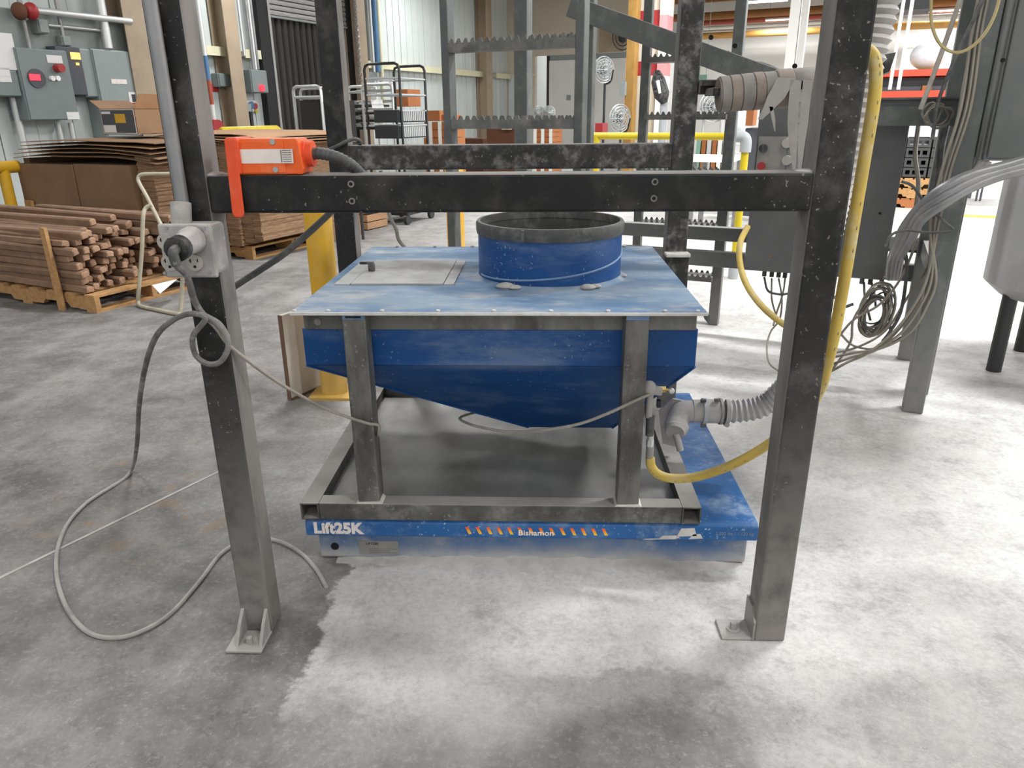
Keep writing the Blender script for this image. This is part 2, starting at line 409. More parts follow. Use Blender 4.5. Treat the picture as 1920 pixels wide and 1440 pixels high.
def text(name, body, m, parent, pos, size, align='CENTER', rx=math.pi/2, rz=0.0, ext=.0006, bold=0.0, sx=1.0):
    cu = bpy.data.curves.new(name, 'FONT'); cu.body = body; cu.size = size; cu.extrude = ext; cu.align_x = align; cu.align_y = 'CENTER'; cu.offset = bold
    t = bpy.data.objects.new(name, cu); COL.objects.link(t)
    dg = bpy.context.evaluated_depsgraph_get(); me = bpy.data.meshes.new_from_object(t.evaluated_get(dg))
    bpy.data.objects.remove(t)
    mm = Matrix.Translation(pos) @ Matrix.Rotation(rz, 4, 'Z') @ Matrix.Rotation(rx, 4, 'X') @ Matrix.Diagonal((sx, 1, 1, 1))
    me.transform((wmat(parent).inverted() if parent else Matrix()) @ mm)
    me.materials.clear(); me.materials.append(M[m])
    o = bpy.data.objects.new(name, me); COL.objects.link(o); o.parent = parent
    return o
def ribbed(pts, r, pitch, depth, seg=14):
    pts = catmull(pts, 14); L = [0.0]
    for i in range(1, len(pts)): L.append(L[-1]+(pts[i]-pts[i-1]).length)
    n = max(4, int(L[-1]/pitch*4)); out = []; rs = []; j = 0
    for k in range(n+1):
        d = L[-1]*k/n
        while j < len(L)-2 and L[j+1] < d: j += 1
        t = (d-L[j])/max(1e-9, L[j+1]-L[j]); out.append(pts[j].lerp(pts[j+1], min(1, t)))
        rs.append(r-depth*(1, .5, 0, .5)[k % 4] if True else r)
    mb = MB(); mb.tube(out, r, seg, rs); return mb

# ------------------------------------------------------------------ the hall
WU = -9.75                      # left wall plane
VB, VF = -7.0, 31.0             # hall runs from behind the camera to the far wall
UR = 9.0
fl = MB(BM); fl.box(WU-.3, UR+6, VB-4, VF+.3, -.2, 0); floor = struct('floor', fl, 'floor')
m_ = MB()
p0, p1 = wz(-140, 1152), wz(420, 880); dd = (p1-p0).normalized(); nn = Vector((-dd.y, dd.x, 0))
m_.prism([p0-nn*.006+Vector((0,0,-.004)), p1-nn*.005+Vector((0,0,-.004)), p1+nn*.005+Vector((0,0,-.004)), p0+nn*.006+Vector((0,0,-.004))], (0,0,.006))
struct('joint_strip', m_, 'dustheap', floor)
a_, b_ = bz(1745, 402), bz(1990, 410)
struct('painted_line', MB(BM).box(a_.x, b_.x, a_.y-.12, a_.y+.12, -.01, .003), 'yline', floor)
struct('ceiling', MB(BM).box(WU-.3, UR+.3, VB, VF+.3, CEIL, CEIL+.2), 'ceil')

wl = struct('wall_left', MB(BM).box(WU-.35, WU-.12, VB, VF, 0, CEIL), 'wallback')
dv0, dv1 = bu(492, 10, WU).y, bu(648, 60, WU).y          # dock door opening
DZ = bu(500, 33, WU).z
edges = []
v_ = 4.0
while v_ < 22:
    nx = v_+1.0
    if v_ < dv0 < nx: nx = dv0
    elif dv0 <= v_ < dv1: nx = dv1
    edges.append((v_, nx)); v_ = nx
for (e0, e1) in edges:
    door = abs(e0-dv0) < 1e-6
    if not door:
        struct('panel', MB(BM).box(WU-.12, WU-.03, e0+.008, e1-.008, 0, 2.16), 'wallw', wl)
    for k in range(1):
        struct('panel', MB(BM).box(WU-.12, WU-.03, e0+.008, e1-.008, 2.18 if not door else 3.3, CEIL), 'wallw', wl)
    if not door:
        rb = MB(BM)
        for t in (.25, .5, .75):
            c = e0+(e1-e0)*t; rb.box(WU-.04, WU-.018, c-.012, c+.012, .02, CEIL)
        struct('rib', rb, 'wallw', wl)
for (g0, g1) in ((4, 8.0), (8.3, 9.9), (10.2, dv0-.3), (dv1+.2, 19.2), (19.6, 20.5)):
    g = MB(BM).box(WU-.03, WU+.12, g0, g1, 2.16, 2.235); g.box(WU+.1, WU+.125, g0, g1, 2.13, 2.265)
    struct('girt', g, 'cream', wl)
for i, (px, py, w) in enumerate(((262, 130, .34), (430, 60, .28), (674, 60, .3), (914, 100, .32))):
    c = bu(px, py, WU+.25).y
    g = MB(BM).box(WU, WU+.012, c-w/2, c+w/2, 0, CEIL); g.box(WU, WU+.3, c-.006, c+.006, 0, CEIL); g.box(WU+.29, WU+.305, c-w/2, c+w/2, 0, CEIL)
    struct('trim_%d' % (i+1), g, 'tan')
# dock door: black seals, dark curtain hanging in the opening, half-raised roll shutter
dr = struct('door_1', MB(BM).box(WU-.115, WU-.08, dv0, dv1, 0, 3.3), 'dock')
for k in range(14):
    c = dv0+.08+(dv1-dv0-.16)*k/13
    struct('corrugation', MB(BM).tube([(WU-.07, c, 0), (WU-.07, c, 3.3)], .05, 8), 'dock', dr, smooth=True)
struct('seal', MB(BM).box(WU-.03, WU+.1, bu(471, 0, WU).y, dv0, 0, 3.6), 'blackwall', dr)
struct('seal', MB(BM).box(WU-.03, WU+.08, dv1, dv1+.12, 0, 3.6), 'blackwall', dr)
struct('track', MB(BM).box(WU-.03, WU+.11, dv0, dv0+.05, 0, 3.6), 'shutter', dr)
for k in range(9):
    z = DZ+.05+k*.085
    struct('shutter_slat', MB(BM).prism([(WU-.02, dv0, z), (WU+.03, dv0, z+.01), (WU+.035, dv0, z+.04), (WU+.03, dv0, z+.075), (WU-.02, dv0, z+.08)], (0, dv1-dv0, 0)), 'shutter', dr)
struct('bottom_bar', MB(BM).box(WU-.03, WU+.05, dv0, dv1, DZ+.01, DZ+.045), 'wallg', dr)
# partition at the end of the left wall, with a dark doorway
PV = 20.6
pu0, pu1 = bv(1003, 160, PV).x, bv(1030, 160, PV).x
puE = bv(1172, 160, PV).x
pz = bv(1060, 113, PV).z
wb = struct('wall_back', MB(BM).box(WU-.3, pu0, PV, PV+.15, 0, CEIL), 'beige')
struct('panel', MB(BM).box(WU+.02, bv(968, 160, PV).x, PV-.03, PV, 0, 2.235), 'wallw', wb)
struct('girt', MB(BM).box(WU+.02, pu0, PV-.06, PV-.03, 2.2, 2.26), 'cream', wb)
struct('panel', MB(BM).box(pu1, puE, PV-.02, PV+.12, 0, pz), 'white', wb)
struct('panel', MB(BM).box(pu1, puE, PV+.02, PV+.16, pz, pz+.14), 'wallg', wb)
struct('panel', MB(BM).box(pu0, puE, PV+.02, PV+.14, pz+.14, CEIL), 'beige', wb)
struct('door_2', MB(BM).box(pu0-.02, pu1+.02, PV+.9, PV+1.0, 0, 2.9), 'dock')
a_, b_ = bv(1122, 100, PV-.05), bv(1170, 45, PV-.05)
struct('trim_5', MB(BM).box(a_.x, b_.x, PV-.03, PV+.02, a_.z+.03, b_.z), 'tan')
obj('light_switch', MB(BM).box(bv(1067, 180, PV).x-.06, bv(1067, 180, PV).x+.06, PV-.045, PV-.02, bv(1067, 188, PV).z, bv(1067, 178, PV).z), 'wallg',
    label='small grey switch plate on the white partition wall', cat='switch')
# far wall with an open dock doorway, daylight beyond
fw = struct('wall_far', MB(BM).box(WU, .55, VF, VF+.25, 0, CEIL), 'white')
struct('panel', MB(BM).box(.55, 2.6, VF, VF+.25, 3.2, CEIL), 'white', fw)
struct('panel', MB(BM).box(2.6, UR+.3, VF, VF+.25, 0, CEIL), 'white', fw)
# right wall: piers between wide open dock doors
wr = struct('wall_right', MB(BM).box(UR, UR+.3, VB, VF, 3.9, CEIL), 'white')
for (q0, q1) in ((VB, 9.0), (13.5, 15.0), (19.5, 21.0), (25.5, VF)):
    struct('panel', MB(BM).box(UR, UR+.3, q0, q1, 0, 3.9), 'white', wr)
# roof beams and pipes at the far end of the hall
for i, (v, z0) in enumerate(((21.5, 4.75), (25, 4.75), (28.5, 4.75))):
    struct('trim_%d' % (6+i), MB(BM).box(puE-1, UR, v-.12, v+.12, z0, CEIL), 'brownbeam')
for (nm, px, py, v, r, mt, lab) in (
        ('roof_pipe', 1340, 42, 29, .09, 'redbeam', 'rust red pipe, uppermost of the pipes under the far roof'),
        ('roof_pipe', 1420, 48, 28.3, .06, 'whitepipe', 'white pipe just under the rust red roof pipe'),
        ('roof_pipe', 1440, 62, 29.5, .11, 'ochrepipe', 'thick ochre pipe, lowest of the far roof pipes'),
        ('roof_pipe', 1440, 54, 30.2, .05, 'whitepipe', 'thin white pipe between the ochre and the rust red pipes'),
        ('roof_pipe', 1420, 25, 26.6, .12, 'brownbeam', 'brown roof pipe right under the glowing fluorescent tubes')):
    q = bv(px, py, v)
    obj(nm, MB(BM).tube([(puE-.5, v, q.z), (6.5, v, q.z)], r, 10), mt, smooth=True, label=lab, cat='pipe', group='pipes under the far roof')
# fluorescent fixtures
def fixture():
    t = bthing('ceiling_light', 'white twin-tube fluorescent fixture hanging from the roof', 'light', (FIX_U[0], FIX_V[0], FIX_Z), 'fluorescent fixtures in rows')
    u, v = FIX_U[0], FIX_V[0]
    obj('housing', MB(BM).prism([(u-.63, v-.05, FIX_Z+.07), (u-.63, v+.05, FIX_Z+.07), (u-.63, v+.14, FIX_Z-.01), (u-.63, v-.14, FIX_Z-.01)], (1.26, 0, 0)), 'brightw', t)
    for s in (-1, 1): obj('tube', MB(BM).cyl((u-.6, v+s*.07, FIX_Z-.035), (u+.6, v+s*.07, FIX_Z-.035), .02, 8), 'tube', t, smooth=True)
    for s in (-1, 1): obj('hanger', MB(BM).cyl((u+s*.5, v, FIX_Z+.06), (u+s*.5, v, CEIL), .008, 6), 'emt', t)
    return t
fx = fixture(); first = True
for fv in FIX_V:
    for fu in FIX_U:
        c = fx if first else copy_tree(fx); first = False
        c.location = BM @ Vector((fu, fv, FIX_Z))
        if fv == 24 and fu == -3.35: c['label'] = 'glowing fluorescent fixture left of the white column'; c['group'] = 'fluorescent fixtures in view'
        elif fv == 24 and fu == 1.45: c['label'] = 'glowing fluorescent fixture above the wrapped bundle'; c['group'] = 'fluorescent fixtures in view'

# ------------------------------------------------------------------ black steel frame around the machine
FY, RY = 1.53, 2.72
LX0, LX1, RX0, RX1 = -.757, -.681, .542, .618
BX0, BX1 = .462, .538
fr = thing('steel_frame', 'black square-tube steel frame standing around the blue hopper', 'frame', (-.07, 2.1, 0))
for (nm, mt, x0, x1, y0, y1, z0, z1) in (
        ('post', 'black2', LX0, LX1, FY, FY+.076, 0, 3.2), ('post', 'black2', RX0, RX1, FY, FY+.076, 0, 3.2),
        ('post', 'black2', -.757, -.681, RY, RY+.076, 0, 3.2), ('post', 'rear', BX0, BX1, RY, RY+.076, 0, 3.2),
        ('beam', 'black', LX1, RX0, FY, FY+.076, 1.058, 1.134), ('beam', 'rear', -.681, BX0, RY, RY+.076, 1.06, 1.144),
        ('beam', 'black', LX1, RX0, FY, FY+.076, 3.124, 3.2), ('beam', 'black', -.681, BX0, RY, RY+.076, 3.124, 3.2)):
    obj(nm, MB().box(x0, x1, y0, y1, z0, z1), mt, fr, bevel=.006)
for (px, py) in ((658, 345), (660, 377), (1228, 341), (1226, 372)):
    q = wy(px, py, FY); b = MB(); b.lathe([(.0038, 0), (.0068, 0), (.0068, .0012), (.0038, .0012)], (0, 0, 0), 16, True)
    b.m = None; b.v = [Vector((q.x+p.x, FY-p.z, q.z+p.y)) for p in b.v]
    o = obj('bolt_hole', b, 'raw', fr)
    obj('hole', MB().cyl((q.x, FY-.0008, q.z), (q.x, FY+.004, q.z), .0042, 12), 'hole', o)
for (px, py, r) in ((935, 782, .003),):
    pass
# floor brackets
b = MB().box(.462, RX0, 1.532, 1.606, .001, .008); obj('bracket_foot', b, 'dustpipe', fr, bevel=.002)
obj('bracket_leg', MB().prism([(RX0-.006, 1.53, .002), (RX0-.006, 1.53, .055), (RX0-.006, 1.56, .085), (RX0-.006, 1.606, .085), (RX0-.006, 1.606, .002)], (.006, 0, 0)), 'plate', fr)
obj('anchor_bolt', MB().cyl((.498, 1.565, .006), (.498, 1.565, .03), .009, 6), 'dustpipe', fr)
obj('washer', MB().cyl((.498, 1.565, .006), (.498, 1.565, .011), .017, 16), 'dustpipe', fr)
obj('bracket_foot', MB().box(LX0-.015, LX1, 1.45, FY, .001, .008), 'dustpipe', fr, bevel=.002)
for x in (LX0+.004, LX1-.012):
    obj('gusset', MB().prism([(x, FY, .004), (x, FY, .075), (x, 1.5, .05), (x, 1.465, .006)], (.008, 0, 0)), 'dustpipe', fr)
obj('anchor_bolt', MB().cyl((-.72, 1.48, .006), (-.72, 1.48, .026), .008, 6), 'dustpipe', fr)
for (x, y) in ((-.719, 2.758), (.5, 2.758)):
    obj('base_plate', MB().box(x-.08, x+.08, y-.08, y+.08, .001, .01), 'dustpipe', fr)
q = wy(1267, 480, RY-.005)
obj('clamp', MB().box(BX0-.006, BX1+.006, RY-.03, RY, q.z-.12, q.z+.012), 'rear', fr, bevel=.004)
obj('clamp', MB().box(BX0-.006, BX1+.006, RY-.05, RY, q.z+.002, q.z+.016), 'dustline', fr, bevel=.004)

for (x, y, z, r, sc) in ((LX1+.008, 1.562, 1.1335, .02, (1, 1.4, .3)), (LX1+.03, 1.575, 1.1335, .016, (1.4, 1.2, .16)), (RX0-.006, 1.565, 1.1335, .018, (1.2, 1.5, .3))):
    obj('powder_heap', MB().sphere((x, y, z), r, 12, 7, sc), 'dustheap', fr, smooth=True)

# ------------------------------------------------------------------ conduit and receptacle box on the left post
cx = wy(344, 400, 1.512).x
obj('conduit_pipe', MB().tube([(cx, 1.514, 1.06), (cx, 1.514, 3.2)], .0135, 14), 'emt', smooth=True, label='grey metal conduit running up the left front post', cat='pipe')
PY = 1.452
a_, b_ = wy(293, 420, PY), wy(409, 521, PY)
rc = thing('receptacle_box', 'dust-covered four-outlet receptacle box on the left front post', 'outlet box', ((a_.x+b_.x)/2, FY, b_.z))
obj('body', MB().box(a_.x+.006, b_.x-.004, PY+.008, FY-.001, b_.z+.004, a_.z-.004), 'boxgrey', rc, bevel=.008)
obj('cover_plate', MB().box(a_.x, b_.x, PY, PY+.009, b_.z, a_.z), 'boxgrey', rc, bevel=.006)
for (px, py) in ((311, 453), (357, 452), (319, 492), (366, 492)):
    q = wy(px, py, PY); o_ = obj('outlet', MB().cyl((q.x, PY+.002, q.z), (q.x, PY-.004, q.z), .0165, 24), 'outlet', rc, smooth=True)
    sl = MB().box(q.x-.0085, q.x-.0065, PY-.0045, PY-.003, q.z, q.z+.008).box(q.x-.011, q.x-.0065, PY-.0045, PY-.003, q.z+.003, q.z+.0045)
    sl.box(q.x+.006, q.x+.008, PY-.0045, PY-.003, q.z+.001, q.z+.0075); sl.cyl((q.x, PY-.003, q.z-.008), (q.x, PY-.0045, q.z-.008), .003, 10)
    obj('slots', sl, 'hole', o_)
for (px, py) in ((312, 428), (382, 427), (309, 512), (393, 511), (345, 470)):
    q = wy(px, py, PY); obj('screw', MB().cyl((q.x, PY+.001, q.z), (q.x, PY-.002, q.z), .0035, 10), 'steelscrew', rc)
obj('conduit_hub', MB().cyl((cx, 1.495, a_.z-.012), (cx, 1.508, a_.z+.035), .02, 16), 'boxgrey', rc, smooth=True)

# plug with the long grey cord: loop on the post, drop to the floor, circle on the floor, under the frame
pg = wy(354, 452, PY-.02)
pq = wy(341, 462, PY-.05)
cd_ = thing('extension_lead', 'dusty grey power lead plugged into the receptacle box, looping down to the floor', 'cord', (pg.x, pg.y, 0))
obj('plug', MB().tube([(pg.x, PY-.003, pg.z), (pg.x, PY-.02, pg.z), (pq.x+.004, PY-.03, pq.z+.004), (pq.x, PY-.06, pq.z)], .02, 18, [.027, .026, .0235, .0225]), 'boxgrey', cd_, smooth=True)
obj('plug_cap', MB().tube([(pq.x, PY-.055, pq.z), (pq.x, PY-.075, pq.z-.002)], .024, 18), 'blackplastic', cd_, smooth=True)
obj('strain_relief', MB().tube(catmull([(pq.x, PY-.07, pq.z), (pq.x, PY-.088, pq.z-.006), (pq.x+.001, PY-.085, pq.z-.03)]), .0095, 12), 'cabled', cd_, smooth=True)
CYF = 1.50
path = [(pq.x, PY-.085, pq.z-.008), (pq.x+.001, PY-.086, pq.z-.03), wy(352, 520, 1.43), wy(366, 565, 1.47), wy(384, 592, CYF), wy(407, 606, CYF), wy(424, 628, CYF), wy(427, 655, CYF), wy(412, 679, CYF), wy(388, 682, CYF),
        wy(366, 664, CYF+.02), wy(362, 630, CYF+.0), wy(385, 598, CYF-.015), wy(360, 588, CYF-.02), wy(325, 600, CYF), wy(292, 632, 1.52), wy(272, 690, 1.6), wy(261, 760, 1.7), wy(257, 830, 1.85)]
fz = lambda px, py: wz(px, py, .006)
path += [wz(250, 872, .05), fz(236, 895), fz(205, 915), fz(160, 945), fz(125, 985), fz(107, 1035), fz(108, 1090), fz(128, 1145), fz(165, 1185), fz(212, 1196), fz(262, 1185), fz(318, 1152), fz(370, 1095), fz(418, 1035), fz(470, 1010), fz(520, 1014), fz(562, 1035), fz(592, 1066), fz(612, 1100)]
obj('cord', MB().tube(catmull(path, 8), .0062, 8), 'cable', cd_, smooth=True)
obj('knot_loop', MB().tube(catmull([wy(352, 522, 1.432), wy(362, 560, 1.465), wy(380, 588, 1.49), wy(410, 606, 1.508), wy(428, 632, 1.512)], 8), .0058, 8), 'cable', cd_, smooth=True)

# thin cable: post loop -> round the hopper leg -> vibrator fitting
path = [wy(385, 596, 1.5), wy(405, 615, 1.51), wy(428, 646, 1.524), wy(462, 674, 1.56), wy(505, 706, 1.62), wy(560, 740, 1.7), wy(610, 766, 1.77), wy(655, 783, 1.815), wy(690, 794, 1.828), wy(710, 798, 1.836), (-.447, 1.86, .41), (-.452, 1.9, .42), (-.475, 1.905, .46), (-.482, 1.906, .55), (-.482, 1.905, .69)]
obj('sensor_cable', MB().tube(catmull(path, 8), .0042, 8), 'cablel', smooth=True, label='thin pale cable slung from the left post round the left hopper leg', cat='cable')
path = [wy(915, 770, 2.3), wy(885, 775, 2.2), wy(862, 784, 2.1), wy(880, 795, 2.03), wy(915, 804, 1.98), wy(960, 810, 1.93), wy(1020, 806, 1.88), wy(1085, 795, 1.84), wy(1140, 775, 1.825), wy(1185, 754, 1.828), wy(1212, 742, 1.84), wy(1232, 735, 1.87)]
obj('vibrator_cable', MB().tube(catmull(path, 8), .0042, 8), 'cablel', smooth=True, label='thin pale cable sagging under the hopper to the air valve', cat='cable')

# ------------------------------------------------------------------ orange switch on the front beam
SY = 1.528; zt = 1.1345
x0, x1 = wy(441, 300, SY).x, wy(562, 300, SY).x; ztop = wy(500, 260, SY).z
sw = thing('foot_switch', 'orange metal switch box with white label lying on the front beam', 'switch', ((x0+x1)/2, SY+.04, zt))
b = MB().prism([(x0, SY, zt+.001), (x0, SY, ztop), (x1-.004, SY, ztop), (x1, SY, ztop-.005), (x1+.006, SY, zt+.012), (x1+.003, SY, zt+.001)], (0, .072, 0))
obj('housing', b, 'orange', sw, bevel=.005)
obj('cover', MB().box(x0+.004, x1-.03, SY-.003, SY, zt+.004, ztop-.004), 'orange', sw, bevel=.002)
f0, f1 = wy(419, 262, SY-.012).x, wy(441, 262, SY-.012).x
zb = wy(428, 408, SY-.012).z
obj('flange', MB().box(f0, f1+.004, SY-.012, SY+.07, zt+.002, ztop+.003), 'orange2', sw, bevel=.005)
obj('pedal', MB().prism([(f0, SY-.012, ztop), (f1, SY-.012, ztop), (f1-.001, SY-.016, zb+.008), (f1-.006, SY-.016, zb), (f0+.003, SY-.016, zb), (f0-.002, SY-.016, zb+.008)], (0, .008, 0)), 'orange2', sw, bevel=.003)
l0, l1 = wy(441, 280, SY-.003), wy(551, 306, SY-.003)
lb = obj('label_sticker', MB().box(l0.x, l1.x, SY-.0042, SY-.003, l1.z, l0.z), 'label', sw)
pr = MB()
for k in range(6):
    pr.box(l1.x-.021, l1.x-.003, SY-.0048, SY-.0041, l1.z+.003+k*.0042, l1.z+.0045+k*.0042)
pr.box(l1.x-.0245, l1.x-.0225, SY-.0048, SY-.0041, l1.z+.002, l0.z-.002)
obj('fine_print', pr, 'ink', lb)
for (px, py) in ((512, 266), (518, 318)):
    q = wy(px, py, SY); obj('screw', MB().cyl((q.x, SY+.001, q.z), (q.x, SY-.005, q.z), .0055, 12), 'steelscrew', sw)
ym = SY+.036; zm = wy(575, 288, ym).z
obj('cable_gland', MB().tube([(x1-.004, ym, zm), (x1+.006, ym, zm), (x1+.007, ym, zm), (x1+.019, ym, zm)], .027, 20, [.028, .028, .026, .026]), 'orange2', sw, smooth=True)
gp = [(x1+.015, ym, zm), (x1+.035, ym, zm), (x1+.065, ym+.005, zm-.008), (x1+.09, ym+.02, zm-.025), (x1+.105, ym+.05, zm-.05)]
obj('strain_relief', ribbed(gp, .0128, .009, .0014, 12), 'cabled', sw, smooth=True)
path = [gp[-1], (x1+.115, 1.64, 1.05), wy(640, 380, 1.66), wy(612, 406, 1.66), wy(575, 440, 1.66), wy(530, 478, 1.66), wy(485, 508, 1.665), wy(445, 534, 1.67), wy(405, 562, 1.68), wy(385, 600, 1.66), (-.74, 1.64, .7), (-.745, 1.635, .4), (-.74, 1.64, .02)]
obj('cord', MB().tube(catmull(path, 8), .0078, 10), 'cabled', sw, smooth=True)
# thin cable tied round the rear left post
obj('tie_cable', MB().tube(catmull([wy(560, 292, 2.7), wy(615, 281, 2.7), wy(650, 265, 2.7), wy(668, 261, 2.71), wy(676, 268, 2.73), (-.668, 2.8, 1.1), (-.672, 2.8, .8)], 8), .006, 8), 'cabled', smooth=True, label='thin dark cable tied round the rear left post', cat='cable')

obj('slack_cable', MB().tube(catmull([(-.6, 2.86, 1.05), wy(728, 396, 2.9), wy(742, 428, 2.92), wy(761, 465, 2.95), (-.32, 2.97, .6)], 6), .0075, 8), 'cablel', smooth=True, label='pale cord hanging from the rear beam behind the hopper lid', cat='cord')

# ------------------------------------------------------------------ blue hopper on its square-tube stand
LX, RX, HY0, HY1, LZ = -.648, .428, 1.836, 2.835, .766
hp = thing('hopper', 'blue steel bin hopper with round top collar on a square-tube stand', 'hopper', (-.11, 2.33, .152))
ld_ = obj('lid', MB().box(LX, RX, HY0, HY1, LZ-.004, LZ), 'bluelid', hp)
obj('edge_dust', MB().box(LX-.001, RX+.001, HY0-.003, HY0+.001, LZ-.006, LZ+.0015), 'dustline', ld_)
obj('corner_tab', MB().prism([(RX, HY0+.01, LZ-.002), (RX+.006, HY0, LZ-.004), (RX+.006, HY0, LZ-.03), (RX, HY0+.01, LZ-.012)], (0, .06, 0)), 'plate', ld_)
for px in (560, 622, 722, 825, 928, 1033, 1138, 1243, 1303):
    q = wz(px, 577, LZ); obj('screw', MB().cyl((q.x, HY0+.018, LZ), (q.x, HY0+.018, LZ+.004), .0055, 10), 'dustline', ld_)
for k in range(7):
    obj('screw', MB().cyl((LX+.1+k*.145, HY1-.012, LZ), (LX+.1+k*.145, HY1-.012, LZ+.005), .006, 8), 'steelscrew', ld_)
# access door
d0, d1 = wz(632, 535, LZ), wz(850, 537, LZ); dz0, dz1 = d0.y, wz(690, 491, LZ).y
dl, drr = -.612, -.258
dor = obj('access_door', MB().box(dl+.045, drr-.03, dz0, dz1, LZ, LZ+.006), 'bluedoor', hp, bevel=.001)
obj('hinge_strip', MB().box(drr-.028, drr+.002, dz0, dz1, LZ, LZ+.004), 'bluedoor', dor)
obj('side_strip', MB().box(dl-.005, dl+.042, dz0, dz1, LZ, LZ+.004), 'bluedoor', dor)
q = wz(696, 508, LZ+.006)
obj('latch', MB().box(q.x-.008, q.x+.012, q.y-.008, q.y+.01, LZ+.006, LZ+.03).box(q.x-.035, q.x+.01, q.y-.006, q.y+.006, LZ+.028, LZ+.036), 'blackplastic', dor, bevel=.002)
# collar
CC = (.031, 2.312, LZ); CR = .2225
prof = [(CR, 0), (CR-.001, .155), (CR-.004, .158), (CR-.006, .155), (CR-.006, 0)]
co = obj('collar', MB().lathe([(CR, 0), (CR, .17), (CR-.004, .17), (CR-.004, 0)], CC, 64, True), 'blue', hp, smooth=True)
obj('rim_band', MB().lathe([(CR+.0005, .137), (CR+.004, .137), (CR+.006, .15), (CR+.006, .168), (CR+.002, .174), (CR-.007, .174), (CR-.008, .15), (CR-.005, .15)], CC, 64, True), 'rim', co, smooth=True)
q = wy(980, 425, CC[1]-CR)
obj('band_joint', MB().box(q.x-.004, q.x+.004, CC[1]-CR-.0035, CC[1]-CR+.008, LZ+.14, LZ+.172), 'rim', co)
sm = []
for k in range(41):
    t = k/40; a = math.radians(200+t*190); sm.append((CC[0]+(CR+.0005)*math.cos(a), CC[1]+(CR+.0005)*math.sin(a), LZ+.018+.085*t**1.7))
obj('seam', MB().tube(sm, .0032, 6), 'seam', co, smooth=True)
obj('skirt_dust', MB().lathe([(CR+.017, 0), (CR+.009, .003), (CR+.001, .011), (CR, .001)], CC, 48, True), 'bluelid', co, smooth=True)
for (an, sz) in ((236, .03), (244, .02), (298, .024), (305, .018), (350, .014)):
    a = math.radians(an); obj('powder_clump', MB().sphere((CC[0]+(CR+.008)*math.cos(a), CC[1]+(CR+.008)*math.sin(a), LZ+.006), sz, 10, 6, (1, .7, .38)), 'dustheap', co, smooth=True)
obj('liner', MB().lathe([(CR-.0045, .002), (CR-.0045, .171), (CR-.0055, .171), (CR-.0055, .002)], CC, 64, True), 'rim', co, smooth=True)
obj('plunger', MB().lathe([(CR-.006, .01), (.0, .012)], CC, 48), 'rim', co, smooth=True)
# steel rail under the lid, box body, hopper bottom
for (x0, x1, y0, y1) in ((LX+.012, RX-.012, HY0+.066, HY0+.074), (LX+.012, RX-.012, HY1-.03, HY1-.022), (LX+.012, LX+.02, HY0+.075, HY1-.031), (RX-.02, RX-.012, HY0+.075, HY1-.031)):
    obj('rail', MB().box(x0, x1, y0, y1, .703, LZ-.004), 'raw', hp)
q = wy(596, 603, HY0+.066)
obj('knockout_disc', MB().cyl((q.x, HY0+.0665, q.z), (q.x, HY0+.063, q.z), .0095, 18), 'plate', hp)
BXL, BXR, BY0, BY1, BZ = -.646, .424, HY0+.0745, HY1-.075, .597
obj('body', MB().box(BXL, BXR, BY0, BY1, BZ, .703), 'blue', hp, bevel=.003)
top = [(BXL+.001, BY0+.001, BZ), (BXR-.001, BY0+.001, BZ), (BXR-.001, BY1-.001, BZ), (BXL+.001, BY1-.001, BZ)]
bot = [(-.035, 2.26, .262), (.245, 2.26, .262), (.245, 2.5, .262), (-.035, 2.5, .262)]
obj('cone', MB().hexa(bot, top), 'blue', hp)
obj('weld_bead', MB().tube([top[0], bot[0]], .004, 6), 'blue', hp); obj('weld_bead', MB().tube([top[1], bot[1]], .004, 6), 'blue', hp)
# stand: hollow square tubes lying on the lift table with four legs
T = .053; TX0, TX1, TY0, TY1, TZ = -.683, .458, 1.836, 2.84, .1515
obj('side_tube', MB().sqtube('y', (TX0, TY0, TZ), (TX0, TY1, TZ), T), 'tubetop', hp)
obj('side_tube', MB().sqtube('y', (TX1-T, TY0, TZ), (TX1-T, TY1, TZ), T), 'tubetop', hp)
obj('cross_tube', MB().box(TX0+T, TX1-T, TY0+.001, TY0+T, TZ, TZ+T), 'tubetop', hp, bevel=.003)
obj('cross_tube', MB().box(TX0+T, TX1-T, TY1-T, TY1, TZ, TZ+T), 'tubetop', hp, bevel=.003)
obj('tray', MB().box(TX0+T, TX1-T, TY0+T, TY1-T, TZ+.012, TZ+.016), 'tray', hp)
LW = .0615
for (x, lab) in ((-.514, 0), (.221, 0)):
    for y in (HY0+.002, HY1-.064):
        lg = obj('leg', MB().box(x, x+LW, y, y+LW, TZ+T, LZ-.006), 'raw', hp, bevel=.004)
        if y < 2:
            obj('weld_fillet', MB().prism([(x-.006, y-.001, TZ+T), (x+LW+.008, y-.001, TZ+T), (x+LW, y-.001, TZ+T+.008), (x, y-.001, TZ+T+.006)], (0, LW*.8, 0)), 'dustline', lg)
            obj('cap', MB().box(x+.002, x+LW-.002, y-.0015, y+.004, LZ-.018, LZ-.0065), 'bluelid', lg)
o_ = obj('slot', MB().box(-.504, -.463, HY0-.0006, HY0+.003, LZ-.014, LZ-.009), 'hole', hp)

